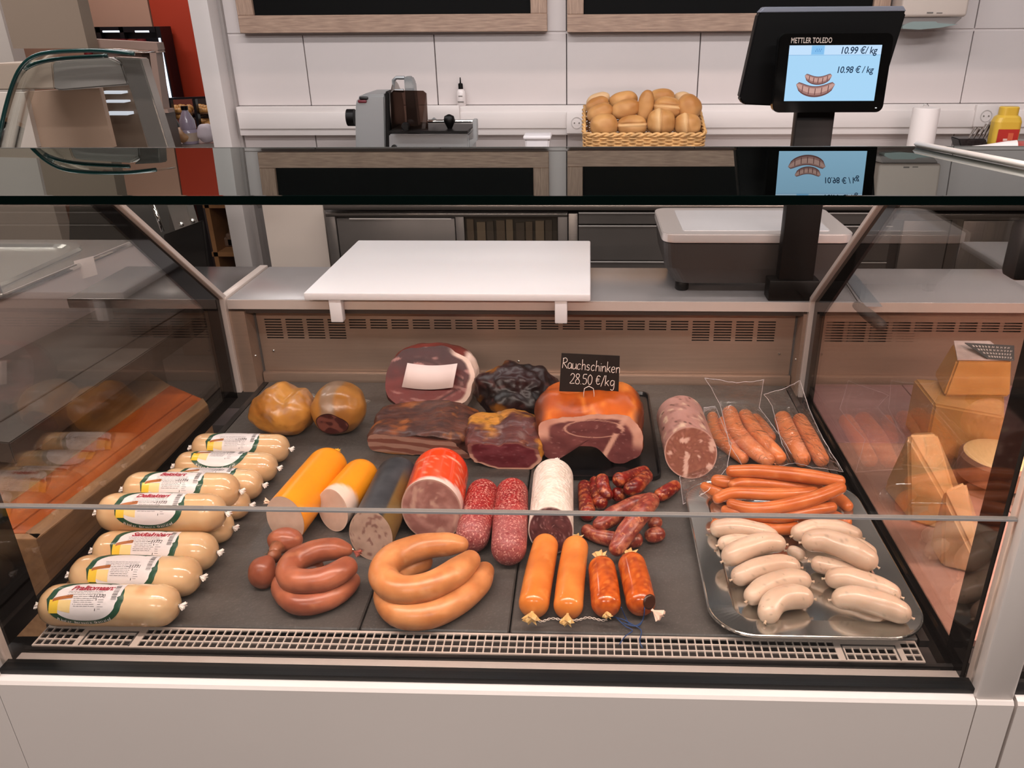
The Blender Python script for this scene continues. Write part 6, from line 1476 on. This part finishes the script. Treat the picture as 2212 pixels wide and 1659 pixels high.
MB().lathe([(.0385, h9*.08), (.0385, h9*.3)], Matrix.Translation((c.x, c.y, tz)), 20).build('label', mat('tan_label', '#b39f8e', .5), t, smooth=40)
def lump(name, label, cat, px, py, Y_, rx, ry, rz, m_, rot=0, z=None):
    c = KK(px, py, Y_); t0 = bmesh.new(); bmesh.ops.create_icosphere(t0, subdivisions=4, radius=1)
    for v in t0.verts:
        n = v.co.copy(); v.co = Vector((n.x*rx, n.y*ry, n.z*rz))*(1+.12*noise.noise(n*1.6+Vector((px, 0, 0))))
    t0.transform(Matrix.Rotation(rot, 4, 'Y')); mz = min(v.co.z for v in t0.verts); t0.transform(Matrix.Translation((c.x, c.y, (tz if z is None else z)-mz+.0005)))
    return MB().merge(t0).build(name, m_, smooth=True, label=label, cat=cat)
lump('bread_loaf', 'tan bread loaf lying left of the violet bottle', 'bread', 398, 305, Yt+.02, .05, .04, .034, mat('loaf', '#c0936a', .5, noise_amt=.1), rot=.4)
lump('white_bag', 'crumpled white paper bag right of the violet bottle', 'bag', 449, 303, Yt+.05, .05, .03, .042, mat('bag_white', '#c9bcc2', .6))
lump('dark_bottle_group', 'dark bag with yellow mark at the left of the bakery table', 'bag', 372, 300, Yt+.15, .05, .04, .06, mat('dark_bag', '#22201c', .4, noise_amt=.8, nscale=12)).name = 'dark_bag'

# ------------------------------------------------------------------ bread basket
Yf_, Yr_ = 2.84, 3.10
xl, xr = ay(1262, 300, Yf_).x, ay(1523, 300, Yf_).x; zf = ay(1390, 293, Yf_).z; zr_ = ay(1260, 226, Yr_).z
t = thing('bread_basket', 'shallow rectangular wicker basket holding bread rolls on the back worktop', 'basket', ((xl+xr)/2, (Yf_+Yr_)/2, zcab))
wick = mat('wicker', '#c79a62', .5, noise_amt=.22, nscale=40); wick2 = mat('wicker_dark', '#a97c48', .55, noise_amt=.2, nscale=40)
def ring(frac, infl, n=120):
    """loop round the basket at height fraction"""
    P = rrect(xl+.004-.006*frac, Yf_+.004-.006*frac, xr-.004+.006*frac, Yr_, .035, 0, 8); P = [Vector(p) for p in P]+[Vector(P[0])]; L = [0]
    for a, b in zip(P, P[1:]): L.append(L[-1]+(b-a).length)
    out = []
    for i in range(n):
        p = sample(P, L, L[-1]*i/n); q = sample(P, L, min(L[-1], L[-1]*(i+.3)/n)); d = (q-p).normalized() if (q-p).length > 1e-6 else Vector((1, 0, 0)); nn = Vector((d.y, -d.x, 0))
        k = max(0, (p.y-Yf_)/(Yr_-Yf_)); top = zf+(zr_-zf)*k**1.3; p.z = zcab+.004+(top-zcab-.004)*frac; out.append(p+nn*infl(i)); 
    return out
mb = MB(); nrow = int((zf-zcab)/.0062)
for r in range(nrow):
    fr = (r+.5)/nrow
    mb.sweep(ring(fr, lambda i: .0032*sin(i*pi/3+(r % 2)*pi), 156), .0032, 6, closed=True)
mb.build('wicker_weave', wick, t, smooth=True, kind='stuff')
mb = MB()
for s5 in (0, pi): mb.sweep([p+Vector((0, 0, .003+.004*sin(i*.7+s5))) for i, p in enumerate(ring(1.0, lambda i: .004*cos(i*.7+s5), 200))], .0048, 6, closed=True)
mb.build('braided_rim', wick, t, smooth=True)
mb = MB(); rg0 = ring(0, lambda i: 0, 156); rg1 = ring(1, lambda i: 0, 156)
for i in range(0, 156, 3): mb.sweep([rg0[i], rg1[i]], .0026, 5)
mb.build('wicker_stake', wick2, t, smooth=True, kind='stuff')
box('basket_floor', (xl+.01, Yf_+.01, zcab+.001), (xr-.01, Yr_-.01, zcab+.006), wick2, t)
roll_m = meat('roll_crust', rough=.55, coat=.08, bump=.25, bscale=40, noise_amt=.06, nscale=12, sss=.05)
rolls = [ # px,py,rx,ry (px), rot deg, Y, style, label
 (1305, 272, 28, 23, 0, 2.90, 0, 'plain round orange-brown roll at the front left of the basket'),
 (1365, 272, 30, 20, -3, 2.90, 1, 'pale roll with a horizontal slit, second in the front row'),
 (1428, 264, 28, 25, 5, 2.90, 2, 'roll with a wide vertical split, third in the front row'),
 (1485, 270, 27, 22, 0, 2.90, 2, 'pale roll with a vertical crease at the front right'),
 (1296, 244, 27, 17, -22, 2.955, 0, 'tilted oblong roll above the plain front left one'),
 (1351, 236, 29, 18, -14, 2.955, 0, 'tilted smooth roll above the slit one'),
 (1394, 232, 16, 33, 8, 2.955, 0, 'oblong roll standing upright in the middle of the basket'),
 (1441, 233, 28, 21, 6, 2.955, 1, 'roll with a faint crease behind the vertically split one'),
 (1488, 232, 25, 24, 30, 2.96, 0, 'big rounded roll leaning on the right basket wall'),
 (1290, 227, 24, 15, -22, 3.01, 0, 'roll squeezed between the two at the back left'),
 (1292, 217, 24, 14, -18, 3.05, 3, 'palest roll at the very back left'),
 (1347, 217, 28, 17, -8, 3.02, 0, 'domed roll at the back, above the tilted smooth one'),
 (1430, 211, 25, 17, 0, 3.03, 0, 'topmost round roll at the back right of centre'),
 (1474, 212, 17, 12, 0, 3.05, 3, 'pale small-looking roll at the back right corner'),
 (1461, 258, 12, 12, 0, 2.96, 0, 'roll mostly hidden between the two right front ones')]
for i, (px, py, rx, ry, rot, Y_, st, lab) in enumerate(rolls):
    rx *= 1.08; ry *= 1.1
    c = ay(px, py, Y_); s5 = zc(c)/FPX; t = thing('bread_roll', lab, 'bread roll', (c.x, c.y, c.z-ry*s5), group='bread rolls in the wicker basket')
    t0 = bmesh.new(); bmesh.ops.create_icosphere(t0, subdivisions=5, radius=1); cr = {}
    dep = min(rx, ry)*1.15*s5
    for v in t0.verts:
        n = v.co.copy(); k = (abs(n.x)**2.3+abs(n.y)**2.3+abs(n.z)**2.3)**(-1/2.3); q = n*k
        dd = None
        if st == 1: dd = q.z-.25-.12*(1-q.x*q.x)
        if st == 2: dd = q.x+.05+.08*sin(q.z*3)
        g_ = 0
        if dd is not None and q.y < .1: g_ = math.exp(-(dd/.07)**2)*sst(1.0, .7, abs(q.x if st == 1 else q.z)); q = q*(1-.10*g_+.05*math.exp(-((dd+.17)/.12)**2))
        q *= 1+.05*noise.noise(n*1.7+Vector((i*3, 0, 0))); v.co = Vector((q.x*rx*s5, q.y*dep, q.z*ry*s5))
    t0.transform(Matrix.Rotation(radians(-rot) if False else radians(rot), 4, 'Y')); t0.transform(Matrix.Translation(c))
    mb = MB(); mb.merge(t0)
    def rcol(v, c=c, st=st, i=i, s5=s5, rx=rx, ry=ry):
        q = (v.co-c); k = fbm(v.co, 14, i); cc_ = mixc(hexc('#c99a62'), hexc('#b07c45'), .5+k)
        if st == 3: cc_ = mixc(cc_, hexc('#d9bd98'), .7)
        if st in (1, 2):
            d1 = (q.z/(ry*s5)-.25-.12 if st == 1 else q.x/(rx*s5)+.05); cc_ = mixc(cc_, hexc('#dcb888'), math.exp(-((d1+.22)/.2)**2)*.85); cc_ = mixc(cc_, hexc('#8a5f38'), math.exp(-(d1/.05)**2)*.4)
        return mixc(cc_, hexc('#d8b587'), sst(.5, -.8, q.z/(ry*s5))*.35)
    mb.build('crust', roll_m, t, smooth=True, color=rcol)
